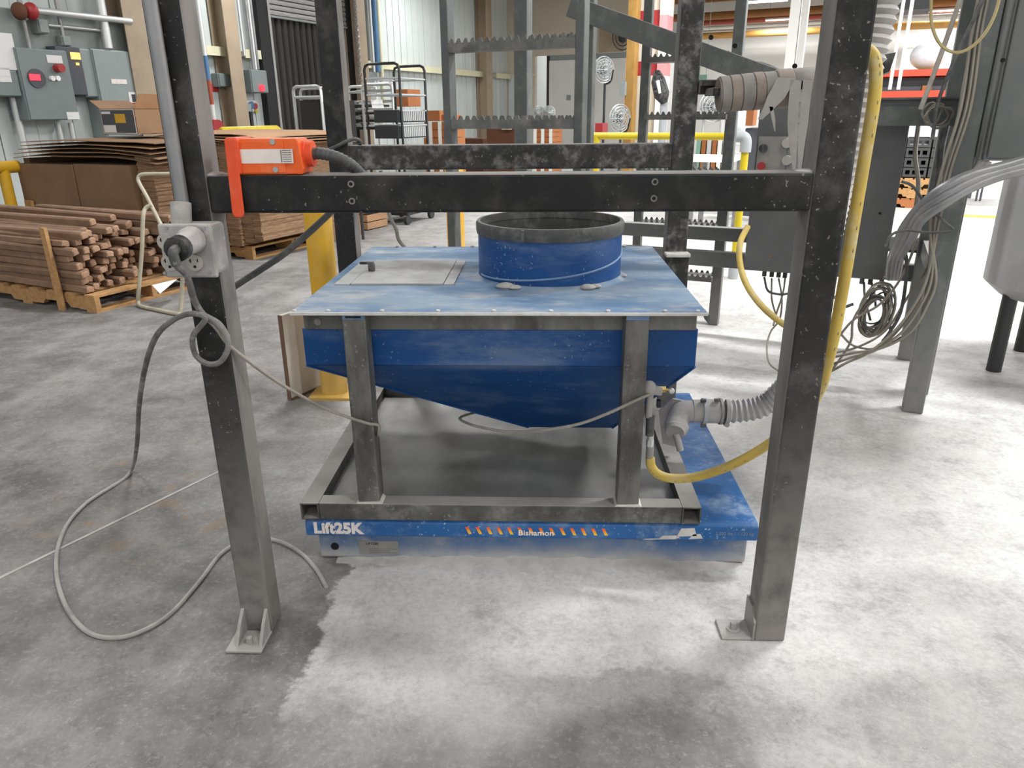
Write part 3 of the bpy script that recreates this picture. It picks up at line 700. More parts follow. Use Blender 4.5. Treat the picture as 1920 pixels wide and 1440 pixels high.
# ------------------------------------------------------------------ blue lift table
TB0, TB1 = -.677, .625
lt = thing('lift_table', 'blue scissor lift table with orange stripe decal, dust-caked base', 'lift table', (-.02, 2.37, 0))
pt = obj('platform', MB().prism([(TB0, 1.84, .096), (TB0, 1.84, .14), (TB0, 1.852, .151), (TB0, 2.88, .151), (TB0, 2.892, .14), (TB0, 2.892, .096)], (TB1-TB0, 0, 0)), 'bluetable', lt, bevel=.004)
bs = obj('base', MB().box(-.652, .607, 1.868, 2.865, .003, .0955), 'bluebase', lt, bevel=.008)
for k in range(2):
    obj('scissor_arm', MB().box(-.5+k*.9, -.44+k*.9, 1.95, 2.8, .03, .09), 'raw', lt)
text('lettering', 'Lift25K', 'label', pt, (wy(588, 991, 1.839).x, 1.8394, .1205), .048, 'LEFT', bold=.0024, sx=1.0)
s0 = wy(872, 993, 1.839).x; s1 = wy(1128, 993, 1.839).x
stm = NT('orange_yellow_print'); stm.put(stm.b.inputs['Base Color'], stm.mix(stm.step(stm.pos(2), .109, .13), lin('f2c230'), lin('ee5f2c'))); stm.b.inputs['Roughness'].default_value = .5; M['stripe'] = stm.m
ns = 14
for k in range(ns):
    x = s0+(s1-s0)*k/(ns-1)
    obj('stripe', MB().prism([(x, 1.8393, .1315), (x+.009, 1.8393, .1315), (x+.019, 1.8393, .1085), (x+.010, 1.8393, .1085)], (0, .001, 0)), 'stripe', pt)
text('brand_lettering', 'Bishamon', 'label', pt, (wy(1005, 996, 1.838).x, 1.838, .1145), .024, 'CENTER', bold=.0004, sx=1.1)
text('capacity_lettering', '2,500 lbs / 1,130 kg', 'bluelid', pt, (wy(1378, 994, 1.839).x-.0, 1.8393, .1195), .0145, 'CENTER', sx=.95)
for (xa, xb, za, zb_) in ((.345, .405, .1, .112), (.395, .452, .108, .137), (.43, .47, .1, .118), (.30, .40, .097, .102)):
    obj('worn_patch', MB().prism([(xa, 1.8394, za), (xb, 1.8394, za+.003), (xb-.008, 1.8394, zb_), (xa+.012, 1.8394, zb_-.002)], (0, .001, 0)), 'dustline', pt)
l0 = wy(672, 1014, 1.867); l1 = wy(748, 1040, 1.867)
lb = obj('data_plate', MB().box(l0.x, l1.x, 1.8665, 1.868, l1.z, l0.z), 'plate', bs)
text('plate_lettering', 'LIFT25K', 'darkink', lb, ((l0.x+l1.x)/2-.018, 1.866, l0.z-.009), .011, 'CENTER')
pr = MB()
for k in range(3): pr.box(l0.x+.03, l1.x-.005-.02*(k % 2), 1.866, 1.8666, l1.z+.006+k*.006, l1.z+.008+k*.006)
obj('fine_print', pr, 'ink', lb)
q = wy(628, 1024, 1.868)
obj('lifting_hole', MB().cyl((q.x, 1.8665, q.z), (q.x, 1.87, q.z), .012, 20), 'hole', bs)
# powder drifts along the base and at the post feet
def drift(name, x0, x1, yf, yb, h, lab, seed):
    rnd = random.Random(seed); n = 60; mb = MB(); vs = []; fs = []
    for i in range(n+1):
        x = x0+(x1-x0)*i/n; w_ = .5+.22*math.sin(i*.7+1)+.16*math.sin(i*1.9+2)+.1*rnd.random(); en = math.sin(math.pi*min(1, max(0, (i+.6)/(n+1.2))))**.5
        hh = h*(.35+.75*w_)*en; d = (yb-yf)*(.3+.7*w_)*(.25+.75*en)
        vs += [(x, yb-d, -.001), (x, yb-d*.45, hh*.45), (x, yb+.004, hh)]
    for i in range(n):
        a = i*3
        for k in range(2): fs.append((a+k, a+3+k, a+4+k, a+1+k))
    mb._add(vs, fs); o = obj(name, mb, 'dustheap', smooth=True, kind='stuff'); tag(o, lab, 'powder'); return o
drift('powder_drift', -.6, .595, 1.79, 1.866, .02, 'pale powder drifted against the base of the lift table', 3)
def mound(cx, cy, rx, ry, h, lab, seed):
    rnd = random.Random(seed); mb = MB(); vs = [(cx, cy, h)]; fs = []; S = 28
    ph = [rnd.random()*6 for _ in range(4)]
    for j, t in enumerate((.3, .6, 1.0)):
        for k in range(S):
            a = 2*math.pi*k/S; w = 1+.14*math.sin(3*a+ph[0])+.1*math.sin(5*a+ph[1])+.06*math.sin(9*a+ph[2])
            vs.append((cx+rx*t*w*math.cos(a), cy+ry*t*w*math.sin(a), h*(1-t)**1.4 if t < 1 else -.002))
    for k in range(S):
        k2 = (k+1) % S; fs.append((0, 1+k, 1+k2))
        for j in range(2): fs.append((1+j*S+k, 1+(j+1)*S+k, 1+(j+1)*S+k2, 1+j*S+k2))
    mb._add(vs, fs); o = obj('powder_mound', mb, 'dustheap', smooth=True, kind='stuff'); return tag(o, lab, 'powder')

# ------------------------------------------------------------------ outlet pipework, ribbed hose, yellow hoses
EY = 2.14
e0 = wy(1270, 788, EY); pe = wy(1385, 772, EY); zc = wy(1330, 772, EY).z
vh = thing('outlet_pipework', 'dust-covered pipe elbow and clamps at the hopper outlet', 'pipe fitting', (e0.x, EY, .152))
obj('mounting_plate', MB().prism([wy(1236, 772, EY+.03), wy(1262, 748, EY+.03), wy(1300, 756, EY+.03), wy(1290, 800, EY+.03), wy(1268, 838, EY+.03), wy(1243, 832, EY+.03)], (0, .01, 0)), 'dustpipe', vh)
obj('elbow', MB().tube(catmull([(e0.x-.012, EY-.045, e0.z-.012), (e0.x-.004, EY-.02, e0.z+.002), (e0.x+.012, EY, zc-.004), (e0.x+.05, EY+.005, zc)], 6), .034, 18), 'dustpipe', vh, smooth=True)
obj('end_cap', MB().tube([(e0.x-.016, EY-.06, e0.z-.016), (e0.x-.008, EY-.035, e0.z-.008)], .036, 18, [.028, .038]), 'dustpipe', vh, smooth=True)
obj('drain_stub', MB().cyl((e0.x-.012, EY-.055, e0.z-.02), (e0.x+.004, EY-.06, e0.z-.075), .011, 10), 'dustpipe', vh, smooth=True)
xx = e0.x+.045
for (w, r, mt) in ((.03, .036, 'dustpipe'), (.012, .041, 'pvc'), (.04, .038, 'dustpipe'), (.008, .042, 'plate')):
    obj('coupling', MB().cyl((xx, EY+.005, zc), (xx+w, EY+.005, zc), r, 20), mt, vh, smooth=True); xx += w
obj('reducer', MB().cyl((xx, EY+.005, zc), (xx+.03, EY+.005, zc), .029, 16), 'cabled', vh, smooth=True)
for (dx, dz) in ((-.062, .041), (-.055, -.043), (-.02, .043)):
    obj('clamp_bolt', MB().cyl((xx+dx-.008, EY-.01, zc+dz), (xx+dx+.008, EY-.01, zc+dz), .006, 8), 'cabled', vh)
hs = thing('ribbed_hose', 'grey ribbed hose from the hopper outlet up behind the right front post', 'hose', (xx, EY, 0))
path = [(xx+.01, EY+.005, zc), (xx+.05, EY+.005, zc), wy(1422, 764, 2.14), wy(1455, 744, 2.13), wy(1490, 700, 2.09), wy(1522, 600, 1.98), wy(1556, 410, 1.78), wy(1594, 250, 1.72), wy(1622, 130, 1.72), wy(1646, 40, 1.72), wy(1668, -60, 1.72), wy(1700, -200, 1.72)]
obj('hose', ribbed(path, .037, .018, .007, 16), 'rhose', hs, smooth=True)
obj('hose_clamp', MB().cyl((xx+.012, EY+.005, zc), (xx+.024, EY+.004, zc), .038, 20), 'dustpipe', hs, smooth=True)
obj('clamp_bolt', MB().cyl((xx+.018, EY-.01, zc-.04), (xx+.018, EY+.015, zc-.045), .008, 8), 'dustpipe', hs)
# air fittings on the right-hand leg
VY = 1.862
vf = thing('air_valve', 'dusty air valve with brass nut on the right hopper leg', 'valve', (.295, VY, .3))
def vcyl(nm, px, y0, y1, r, mt, seg=14): 
    a, b = wy(px, y0, VY), wy(px, y1, VY); return obj(nm, MB().cyl((a.x, VY, a.z), (a.x, VY, b.z), r, seg), mt, vf, smooth=True)
vcyl('nipple', 1219, 738, 782, .0095, 'dustpipe'); vcyl('quick_coupler', 1220, 780, 816, .0115, 'cabled'); vcyl('ring', 1220, 814, 824, .009, 'silver')
vcyl('ferrule', 1219, 824, 836, .0105, 'silver', 6); vcyl('hose_end', 1219, 836, 860, .0105, 'plate')
a = wy(1217, 728, VY)
obj('valve_body', MB().sphere(a, .02, 14, 8, (1, .9, 1.1)), 'dustpipe', vf, smooth=True)
obj('tee', MB().cyl((a.x-.004, VY, a.z-.004), (a.x+.034, VY, a.z-.008), .013, 12), 'dustpipe', vf, smooth=True)
b = wy(1241, 730, VY); obj('brass_nut', MB().cyl((b.x-.006, VY, b.z), (b.x+.01, VY, b.z), .0095, 6), 'brass', vf)
obj('stem', MB().cyl((b.x+.008, VY, b.z), (b.x+.03, VY, b.z-.002), .0045, 10), 'brass', vf, smooth=True)
b = wy(1259, 733, VY); obj('knob', MB().sphere(b, .0085, 12, 8), 'silver', vf, smooth=True)
q = wy(1235, 752, VY+.02); obj('bleed_plug', MB().box(q.x-.006, q.x+.004, VY+.005, VY+.02, q.z-.014, q.z+.006), 'blackplastic', vf)
yh = thing('air_hose', 'yellow air hose curving from the hopper valve and up the right front post', 'hose', (.3, VY, 0))
path = [wy(1219, 858, VY), wy(1221, 874, VY-.003), wy(1234, 889, VY-.008), wy(1262, 897, VY-.012), wy(1305, 894, VY-.02), wy(1360, 877, 1.83), wy(1410, 852, 1.8), wy(1450, 826, 1.76), wy(1500, 785, 1.69), wy(1535, 735, 1.65), wy(1550, 688, 1.62), wy(1566, 620, 1.6), wy(1584, 520, 1.585), wy(1602, 410, 1.575), wy(1622, 290, 1.575), wy(1637, 200, 1.575), wy(1642, 150, 1.58), wy(1640, 115, 1.59), wy(1630, 97, 1.61), wy(1610, 90, 1.64)]
obj('hose', MB().tube(catmull(path, 8), .0128, 14), 'yhose', yh, smooth=True)
hp_ = catmull(path, 8); mk = MB()
for i in [k for k in range(4, len(hp_)-3, 3) if (k*7) % 5 < 3]:
    p = hp_[i]; tg = (hp_[i+1]-p).normalized(); toc = (CP-p); toc = (toc-tg*toc.dot(tg)).normalized(); sd = tg.cross(toc)
    c_ = p+(toc*.8+sd*.55).normalized()*.0128
    mk.tube([c_-tg*(.002+.003*(i % 3)), c_+tg*.002], .0009, 5)
obj('printed_mark', mk, 'ink', yh, kind='stuff')
y2 = wy(1392, 440, 2.9)
obj('air_line', MB().tube(catmull([wy(1402, 425, 3.42), wy(1388, 455, 3.36), wy(1387, 490, 3.3), wy(1398, 530, 3.2), wy(1425, 570, 3.05), wy(1465, 605, 2.9), wy(1500, 622, 2.6), wy(1512, 640, 2.2), (.625, 1.8, .7), (.6, 1.622, .75)], 8), .0135, 12), 'yhose', smooth=True,
    label='yellow air line hanging left of the control cabinet', cat='hose')

# ------------------------------------------------------------------ spool of wound tape on an arm of the rear right post
SPY = 2.62
sl = thing('tape_spool', 'dusty spool of grey and brown wound tape on the rear right post', 'spool', (.8, SPY, 1.28))
c0 = wy(1346, 178, SPY); c1 = wy(1530, 160, SPY)
ax = (c1-c0)
obj('arm', MB().box(BX1, c0.x+.02, RY-.02, RY+.04, c0.z+.004, c0.z+.05).box(BX1+.02, c0.x+.03, SPY-.03, RY, c0.z-.002, c0.z+.022), 'black2', sl, bevel=.003)
obj('arm_prong', MB().box(BX1, c0.x+.01, RY-.05, RY-.02, c0.z+.03, c0.z+.045), 'black2', sl)
t0 = 0.0
for k, (w, r, mt) in enumerate(((.012, .052, 'tapebrown'), (.10, .056, 'tape'), (.11, .0565, 'tapebrown'), (.13, .057, 'tape'), (.1, .058, 'tapebrown'), (.13, .056, 'tape'), (.16, .06, 'tapebrown'), (.258, .058, 'tape'))):
    p = c0+ax*t0; q = c0+ax*(t0+w); t0 += w
    obj('tape_winding', MB().tube([p, p.lerp(q, .06), p.lerp(q, .94), q], r, 24, [r-.003, r, r, r-.003]), mt, sl, smooth=True)
def strip(nm, pts, w, dirn, m, par, th=.0012):
    d = Vector(dirn).normalized()*w*.5; P = catmull(pts, 6); mb = MB(); vs = []; fs = []
    for i, p in enumerate(P):
        s_ = 1-.75*max(0, (i/(len(P)-1)-.5)*2)
        for o in (-d*s_, d*s_):
            vs += [p+o, p+o+Vector((0, th, 0))]
    n = len(P)
    for i in range(n-1):
        a = i*4; b = a+4; fs += [(a, a+2, b+2, b), (a+1, b+1, b+3, a+3), (a, b, b+1, a+1), (a+2, a+3, b+3, b+2)]
    fs += [(0, 1, 3, 2), ((n-1)*4, (n-1)*4+2, (n-1)*4+3, (n-1)*4+1)]
    mb._add(vs, fs); return obj(nm, mb, m, par, smooth=True)
Y_ = SPY-.064
for pts, w in (([(1474, 146), (1462, 170), (1446, 196), (1425, 224)], .055), ([(1494, 150), (1490, 200), (1487, 260), (1489, 318)], .04), ([(1446, 200), (1450, 222), (1453, 246)], .012), ([(1514, 150), (1508, 200), (1503, 260), (1500, 318)], .035)):
    strip('hanging_strip', [wy(px, py, Y_-.004) for px, py in pts], w, (1, 0, -.1), 'strip', sl)

# ------------------------------------------------------------------ grey stand with ladder steps behind the machine (building axes)
def post(t, u, v, w=.075, z1=3.4, m='stand', z0=0): return obj('post', MB(BM).box(u-w/2, u+w/2, v-w/2, v+w/2, z0, z1), m, t, bevel=.005)
st = bthing('platform_stand', 'grey steel platform stand with diagonal rail and steps', 'stand', (-.4, 4.2, 0))
uP3 = bv(1339, 590, 4.55).x; uP4 = bv(1207, 215, 4.55).x
P1 = (.315, 3.48); P2 = (.31, 4.27)
post(st, *P1, w=.08); post(st, *P2); post(st, uP3, 4.55, .06); post(st, uP4, 4.55, .05)
uP5 = bv(1104, 150, 4.2).x; post(st, uP5, 4.2, .06)
uP6 = bv(981, 150, 4.6).x; post(st, uP6, 4.6, .09)
for (px, py, h) in ((1380, 427, .075), (1385, 474, .085)):
    z = bv(px, py, 4.32).z
    u0 = bv(1168, 418, 4.32).x
    obj('rail', MB(BM).box(u0, .3, 4.29, 4.35, z-h, z), 'stand', st, bevel=.004)
z = bv(1700, 493, 3.55).z; obj('rail', MB(BM).box(.29, .34, 3.5, 4.25, z-.08, z), 'stand', st)
z = bv(1720, 445, 4.27).z; obj('rail', MB(BM).box(-.3, .31, 4.24, 4.3, z-.06, z), 'pvc', st)
def tread(t, u0, u1, v0, v1, z, th=.028, mt='standl', nm='tread'):
    o = obj(nm, MB(BM).box(u0, u1, v0, v1, z-th, z), mt, t)
    tt = MB(BM); n = int((u1-u0)/.032)
    for k in range(n):
        a = u0+(u1-u0)*(k+.15)/n; b = u0+(u1-u0)*(k+.85)/n
        for vv in (v0, v1-.004): tt.prism([(a, vv, z-.001), (b, vv, z-.001), ((a+b)/2+.004, vv, z+.016), ((a+b)/2-.004, vv, z+.016)], (0, .004, 0))
    obj('serration', tt, mt, o, kind='stuff'); return o
zs = [bv(1235, py, 4.5).z for py in (107, 215)]
dz_ = zs[0]-zs[1]
for k in range(-1, 4): tread(st, uP4+.02, uP3-.02, 4.47, 4.6, zs[1]-dz_*k)
dv = 4.12
a, b = bv(1092, -2, dv), bv(1522, 152, dv); d = (b-a); n_ = Vector((-d.z, 0, d.x)).normalized()
hh = .105
dg = obj('diagonal_rail', MB(BM).prism([a-d*.05, b, b-n_*hh, a-n_*hh-d*.05], (0, .05, 0)), 'stand', st, bevel=.004)
post(st, b.x-.03, dv+.075, .05, b.z+.02, z0=.72)
for (px, py) in ((1333, 70), (1378, 86), (1490, 124)):
    q = bv(px, py, dv); obj('hole', MB(BM).cyl((q.x, dv-.001, q.z), (q.x, dv+.01, q.z), .012, 14), 'hole', dg)
# separate ladder right behind the machine frame
LV = 2.93
ul0, ul1 = bv(842, 150, LV).x, bv(1089, 150, LV).x
la = bthing('ladder', 'grey steel ladder with serrated rungs behind the hopper', 'ladder', ((ul0+ul1)/2, LV, 0))
obj('stile', MB(BM).box(ul0-.018, ul0+.018, LV-.03, LV+.03, 0, 3.2), 'stand', la, bevel=.004)
obj('stile', MB(BM).box(ul1-.016, ul1+.02, LV-.03, LV+.03, 0, 3.2), 'stand', la, bevel=.004)
zr = [bv(966, 80, LV).z, bv(966, 228, LV).z]; dzr = zr[0]-zr[1]
for k in range(-3, 4):
    z = zr[1]+dzr*k
    if z > .1: tread(la, ul0+.018, ul1-.016, LV-.028, LV+.028, z+.008, .036, nm='rung')

# ------------------------------------------------------------------ control cabinet behind the right post
CV = 3.9
a, b = bv(1394, 506, CV), bv(1657, 523, CV); zt_ = bv(1675, 190, CV).z
cb = bthing('control_cabinet', 'dark grey control cabinet behind the right front post', 'cabinet', ((a.x+b.x)/2, CV+.1, a.z))
obj('body', MB(BM).box(a.x+.004, b.x-.004, CV+.018, CV+.22, a.z+.004, zt_-.004), 'encl', cb, bevel=.005)
obj('door', MB(BM).box(a.x, b.x, CV, CV+.02, a.z, zt_), 'encl', cb, bevel=.004)
for (px, py) in ((1690, 227), (1430, 450), (1445, 480), (1650, 400)):
    q = bv(px, py, CV); obj('rivet', MB(BM).cyl((q.x, CV+.002, q.z), (q.x, CV-.004, q.z), .006, 8), 'hole' if px > 1600 else 'brass', cb)
for px in (1433, 1447, 1460, 1472, 1618, 1634, 1655):
    q = bv(px, 515, CV+.08); obj('cable_gland', MB(BM).cyl((q.x, CV+.08, a.z+.004), (q.x, CV+.08, a.z-.04), .011, 10), 'blackplastic', cb, smooth=True)
s0, s1 = bv(1417, 318, CV-.08), bv(1478, 256, CV-.08)
ss = bthing('switch_station', 'light grey switch plate with black knob on the control cabinet', 'switch', (s0.x, CV, s0.z))
obj('body', MB(BM).box(s0.x+.004, s1.x+.06, CV-.075, CV-.001, s0.z-.05, s1.z-.004), 'encl2', ss, bevel=.006)
obj('face_plate', MB(BM).box(s0.x, s1.x, CV-.08, CV-.075, s0.z-.055, s1.z), 'plate', ss)
q = bv(1432, 278, CV-.08); kn = obj('knob', MB(BM).cyl((q.x, CV-.08, q.z), (q.x, CV-.105, q.z), .019, 16), 'blackplastic', ss, smooth=True)
obj('pointer', MB(BM).box(q.x-.005, q.x+.005, CV-.112, CV-.104, q.z-.018, q.z+.018), 'cabled', kn)
q = bv(1428, 311, CV-.08); obj('stop_button', MB(BM).cyl((q.x, CV-.08, q.z), (q.x, CV-.1, q.z), .018, 16), 'red', ss, smooth=True)
for py in (268, 300):
    q = bv(1468, py, CV-.08); obj('push_button', MB(BM).cyl((q.x+.02, CV-.078, q.z), (q.x+.02, CV-.11, q.z), .022, 14), 'outlet', ss, smooth=True)
# cross plate between cabinet and post
a2, b2 = bv(1652, 178, 3.75), bv(1790, 236, 3.75)
obj('cross_plate', MB(BM).box(a2.x, b2.x, 3.75, 3.79, b2.z, bv(1745, 186, 3.75).z).box(a2.x, b2.x, 3.72, 3.82, bv(1745, 186, 3.75).z, bv(1745, 184, 3.75).z+.004), 'stand', label='grey steel cross plate between the control cabinet and the right-hand post', cat='plate')
# power cabinet at the right edge
NV = 3.42
a, b = bv(1842, 302, NV), bv(2120, -20, NV)
pc = bthing('power_cabinet', 'large grey electrical cabinet at the upper right edge', 'cabinet', ((a.x+b.x)/2, NV+.1, a.z))
obj('body', MB(BM).box(a.x+.003, b.x, NV+.02, NV+.3, a.z, 2.1), 'encl2', pc, bevel=.006)
obj('door', MB(BM).box(a.x+.012, b.x, NV, NV+.02, a.z+.012, 2.09), 'encl', pc, bevel=.005)
q = bv(1880, 113, NV); obj('lock', MB(BM).cyl((q.x, NV, q.z), (q.x, NV-.006, q.z), .008, 10), 'hole', pc)
for (px, py) in ((1836, 292), (1828, 300)):
    q = bv(px, py, NV+.05); obj('hub', MB(BM).cyl((q.x+.03, NV+.06, a.z), (q.x+.01, NV+.06, a.z-.05), .02, 12), 'boxgrey', pc, smooth=True)
post(pc, a.x-.03, NV+.32, .07, 3.2, 'stand', 0)  # added dark upright, standing in for shade and cables beside the cabinet

# flexible conduits from the power cabinet, three side by side
for k in range(3):
    o = k*15
    pts = [bv(1935, 296+k*10, 3.3), bv(1880, 312+o*.55, 3.28), bv(1820, 328+o*.8, 3.26), bv(1770, 352+o, 3.25), bv(1728, 385+o*.9, 3.3), bv(1696+o*.5, 425+o*.6, 3.4), bv(1682+o*.5, 460+o*.2, 3.5), bv(1672+o*.5, 486, 3.62), bv(1668+o*.4, 520, 3.75)]
    obj('flexible_conduit', MB().tube(catmull([BM @ p for p in pts], 8), .0185, 12), 'emt', smooth=True, label=('upper', 'middle', 'lower')[k]+' of the three thick grey conduits sweeping down left from the power cabinet', cat='conduit', group='flexible conduits')
# cables on the right-hand post
def cable(name, pts, r, m, label, v=None, cat='cable', group=None, n=8, end=None):
    P = []
    for p in pts:
        q = bv(p[0], p[1], p[2] if len(p) > 2 else v); P.append(BM @ q)
    if end: P += [Vector(e) for e in end]
    return obj(name, MB().tube(catmull(P, n), r, 6), m, smooth=True, label=label, cat=cat, group=group)
cable('hanging_cable', [(1748, -60), (1746, 0), (1747, 45), (1762, 82), (1788, 98), (1815, 92), (1845, 65), (1866, 25), (1880, -30)], .0055, 'wiregold', 'straw-coloured cable hanging in a loop beside the power cabinet', 3.3)
cable('drop_rod', [(1802, -5, 3.4), (1765, 100, 3.4), (1726, 205, 3.4)], .009, 'cablel', 'pale straight rod slanting down to the cross plate', n=2, cat='rod')
for k, (x0, x1) in enumerate(((1812, 1774), (1822, 1783), (1830, 1790))):
    cable('post_cable', [(x0+26, -20), (x0+10, 60), (x0-10, 200), (x1-8, 320), (x1-30, 420), (1755-k*8, 520), (1740-k*12, 570), (1708-k*16, 622), (1655-k*14, 652+k*5), (1600-k*6, 662+k*9), (1548, 672+k*14)], .006, 'wire', ('left', 'middle', 'right')[k]+' of three tan cables running down the right-hand post', 3.42, group='cables on the right-hand post', end=(wy(1524, 672+k*8, 2.5), wy(1512, 668+k*8, 2.0), (.59-k*.01, 1.613, .68-k*.03)))
cable('post_cable', [(1843, 0), (1800, 90), (1770, 160), (1757, 200), (1752, 235), (1748, 262)], .007, 'cabled', 'dark cable slanting across the right-hand post to the wire coil', 3.4)
for k in range(3):
    P = []
    c = bv(1748+k*7, 213+k*3, 3.66)
    for i in range(37):
        a = i/36*2*math.pi*2; P.append(BM @ Vector((c.x+(.042+.006*math.sin(i))*math.cos(a+k)*(.8+.15*k), c.y-.01*k+.004*math.sin(i*1.7), c.z+(.042+.005*math.cos(i))*math.sin(a+k))))
    obj('wire_coil', MB().tube(P, .0035, 6), 'wire', smooth=True, label=('left', 'middle', 'right')[k]+' one of the small tan wire coils on the cross plate', cat='wire coil', group='small wire coils')
cable('loom', [(1775, 235), (1765, 280), (1760, 340), (1752, 390), (1748, 420)], .014, 'cabled', 'dark cable loom dropping behind the cross plate', 3.95)
cable('loom', [(1722, 235), (1716, 290), (1722, 350), (1712, 420), (1700, 470)], .01, 'cablel', 'pale cable loom dropping behind the cross plate', 3.95)
cable('loop_cable', [(1690, 340), (1712, 350), (1738, 385), (1770, 415), (1785, 432), (1740, 436), (1700, 432), (1672, 440), (1660, 462)], .0055, 'cabled', 'dark cable kinked back to the right of the conduits', 3.3)
# big coil of wires under the control cabinet
ck = bthing('wire_bundle', 'untidy coil of thin grey wires hanging under the control cabinet', 'wire coil', (bv(1640, 590, 3.7).x, 3.7, .5))
rnd = random.Random(5)
c = bv(1641, 585, 3.7)
for k in range(13):
    P = []; a0 = rnd.random()*6; rx, rz_ = .048+.028*rnd.random(), .075+.05*rnd.random(); cx_, cz_ = c.x+rnd.uniform(-.02, .02), c.z+rnd.uniform(-.03, .03)
    for i in range(25):
        t = a0+i/24*2*math.pi; P.append(BM @ Vector((cx_+rx*math.cos(t)*.85, 3.7+.025*math.sin(t+k)+rnd.uniform(-.004, .004), cz_+rz_*math.sin(t)+.02*math.cos(t))))
    obj('wire_turn', MB().tube(P, .0042 if k % 3 else .006, 6), ('wire', 'cabled', 'cablel')[k % 3], ck, smooth=True)
for k, pts in enumerate(([(1620, 530, 3.95), (1622, 560, 3.8), (1632, 600, 3.7)], [(1655, 530, 3.95), (1662, 560, 3.8), (1668, 600, 3.72), (1672, 640, 3.7), (1690, 632, 3.7)], [(1634, 530, 3.95), (1640, 552, 3.8), (1642, 575, 3.7)])):
    obj('wire_drop', MB().tube(catmull([BM @ bv(*p) for p in pts], 8), .006, 6), 'cabled', ck, smooth=True)
WV = 3.6
for k, (pts, m, lab) in enumerate((
    ([(1745, 445), (1738, 500), (1700, 560), (1660, 620), (1610, 650), (1560, 662), (1540, 660)], 'wire', 'tan wire sweeping from the right-hand post to the front post, highest one'),
    ([(1742, 480), (1735, 540), (1700, 600), (1650, 650), (1605, 650), (1580, 630), (1560, 600)], 'wire', 'tan wire sagging lowest under the wire coil'),
    ([(1720, 450), (1690, 520), (1650, 570), (1600, 600), (1565, 640), (1545, 650)], 'wire', 'straight tan wire crossing left of the wire coil'),
    ([(1625, 560), (1600, 600), (1595, 640), (1570, 680), (1550, 700)], 'wire', 'short tan wire dropping to the floor beside the right front post'),
    ([(1690, 440), (1700, 500), (1690, 580), (1670, 620), (1655, 640)], 'cabled', 'dark cable hanging right of the wire coil'),
    ([(1600, 570), (1580, 575), (1560, 560)], 'cabled', 'short dark cable left of the wire coil'))):
    cable('slack_wire', pts, .0055 if m == 'wire' else .0075, m, lab, WV, group='slack wires under the cabinet', end=(wy(1528, 645+k*6, 2.5), wy(1516, 640+k*6, 2.0), (.6-k*.008, 1.613, .74-k*.02)) if pts[-1][0] < 1600 else None)
for k, pts in enumerate(([(1433, 520, 3.97), (1440, 545, 3.9), (1462, 552, 3.8), (1480, 550, 3.75)], [(1447, 522, 3.97), (1447, 560, 3.9), (1455, 590, 3.8), (1462, 605, 3.75)], [(1460, 522, 3.97), (1466, 560, 3.9), (1462, 598, 3.8), (1445, 622, 3.7), (1438, 650, 3.6), (1442, 680, 3.5), (1458, 695, 3.4)], [(1472, 522, 3.97), (1468, 550, 3.9), (1455, 590, 3.8), (1450, 610, 3.7)])):
    cable('cabinet_wire', pts, .006 if k < 1 else .0045, 'cabled' if k < 1 else 'wire', ('first', 'second', 'third and longest', 'fourth')[k]+' wire from the left hanging out of the control cabinet', group='wires under the control cabinet left end')
# grey drum on legs at the right edge
DY = 3.62
l_, t_ = wy(1866, 535, DY), wy(1910, 292, DY); R_ = .42; dc = (l_.x+R_, DY)
dm = thing('storage_drum', 'light grey drum on dark legs at the right edge', 'drum', (dc[0], dc[1], 0))
obj('shell', MB().lathe([(R_-.07, l_.z-.06), (R_, l_.z), (R_, t_.z), (R_-.02, t_.z+.03), (0, t_.z+.04)], (dc[0], dc[1], 0), 40), 'drum', dm, smooth=True)
q = wy(1905, 395, DY-.2); obj('rust_label', MB().box(q.x-.04, q.x+.08, DY-.4, DY-.385, q.z-.06, q.z+.05), 'tan', dm)
f_ = wz(1882, 700)
for (dx, dy) in ((l_.x+.085, DY), (dc[0]+R_-.085, DY), (dc[0], DY-R_+.085), (dc[0], DY+R_-.085)):
    obj('leg', MB().cyl((dx, dy, 0), (dx, dy, l_.z-.01), .035, 12), 'fandark', dm, smooth=True)
# yellow guard rail with grey elbow behind the machine
gy = 5.9
gr = bthing('guard_rail', 'yellow pipe guard rail with grey elbow behind the stand', 'guard rail', (bz(1378, 522).x, bz(1378, 522).y, 0))
g0 = bz(1374, 522); gt = bv(1378, 256, g0.y).z
obj('post', MB(BM).cyl((g0.x, g0.y, 0), (g0.x, g0.y, gt-.06), .028, 12), 'yellow2', gr, smooth=True)
obj('foot_socket', MB(BM).cyl((g0.x, g0.y, 0), (g0.x, g0.y, .09), .04, 14), 'pvc', gr, smooth=True)
obj('elbow', MB(BM).tube(catmull([(g0.x, g0.y, gt-.11), (g0.x, g0.y, gt-.04), (g0.x-.015, g0.y, gt-.008), (g0.x-.05, g0.y, gt), (g0.x-.11, g0.y, gt)], 5), .042, 14), 'pvc', gr, smooth=True)
ge = bv(1112, 258, g0.y).x
obj('rail', MB(BM).cyl((ge, g0.y, gt), (g0.x-.08, g0.y, gt), .027, 12), 'yellow2', gr, smooth=True)
obj('post', MB(BM).cyl((ge+.03, g0.y, 0), (ge+.03, g0.y, gt), .028, 12), 'yellow2', gr, smooth=True)

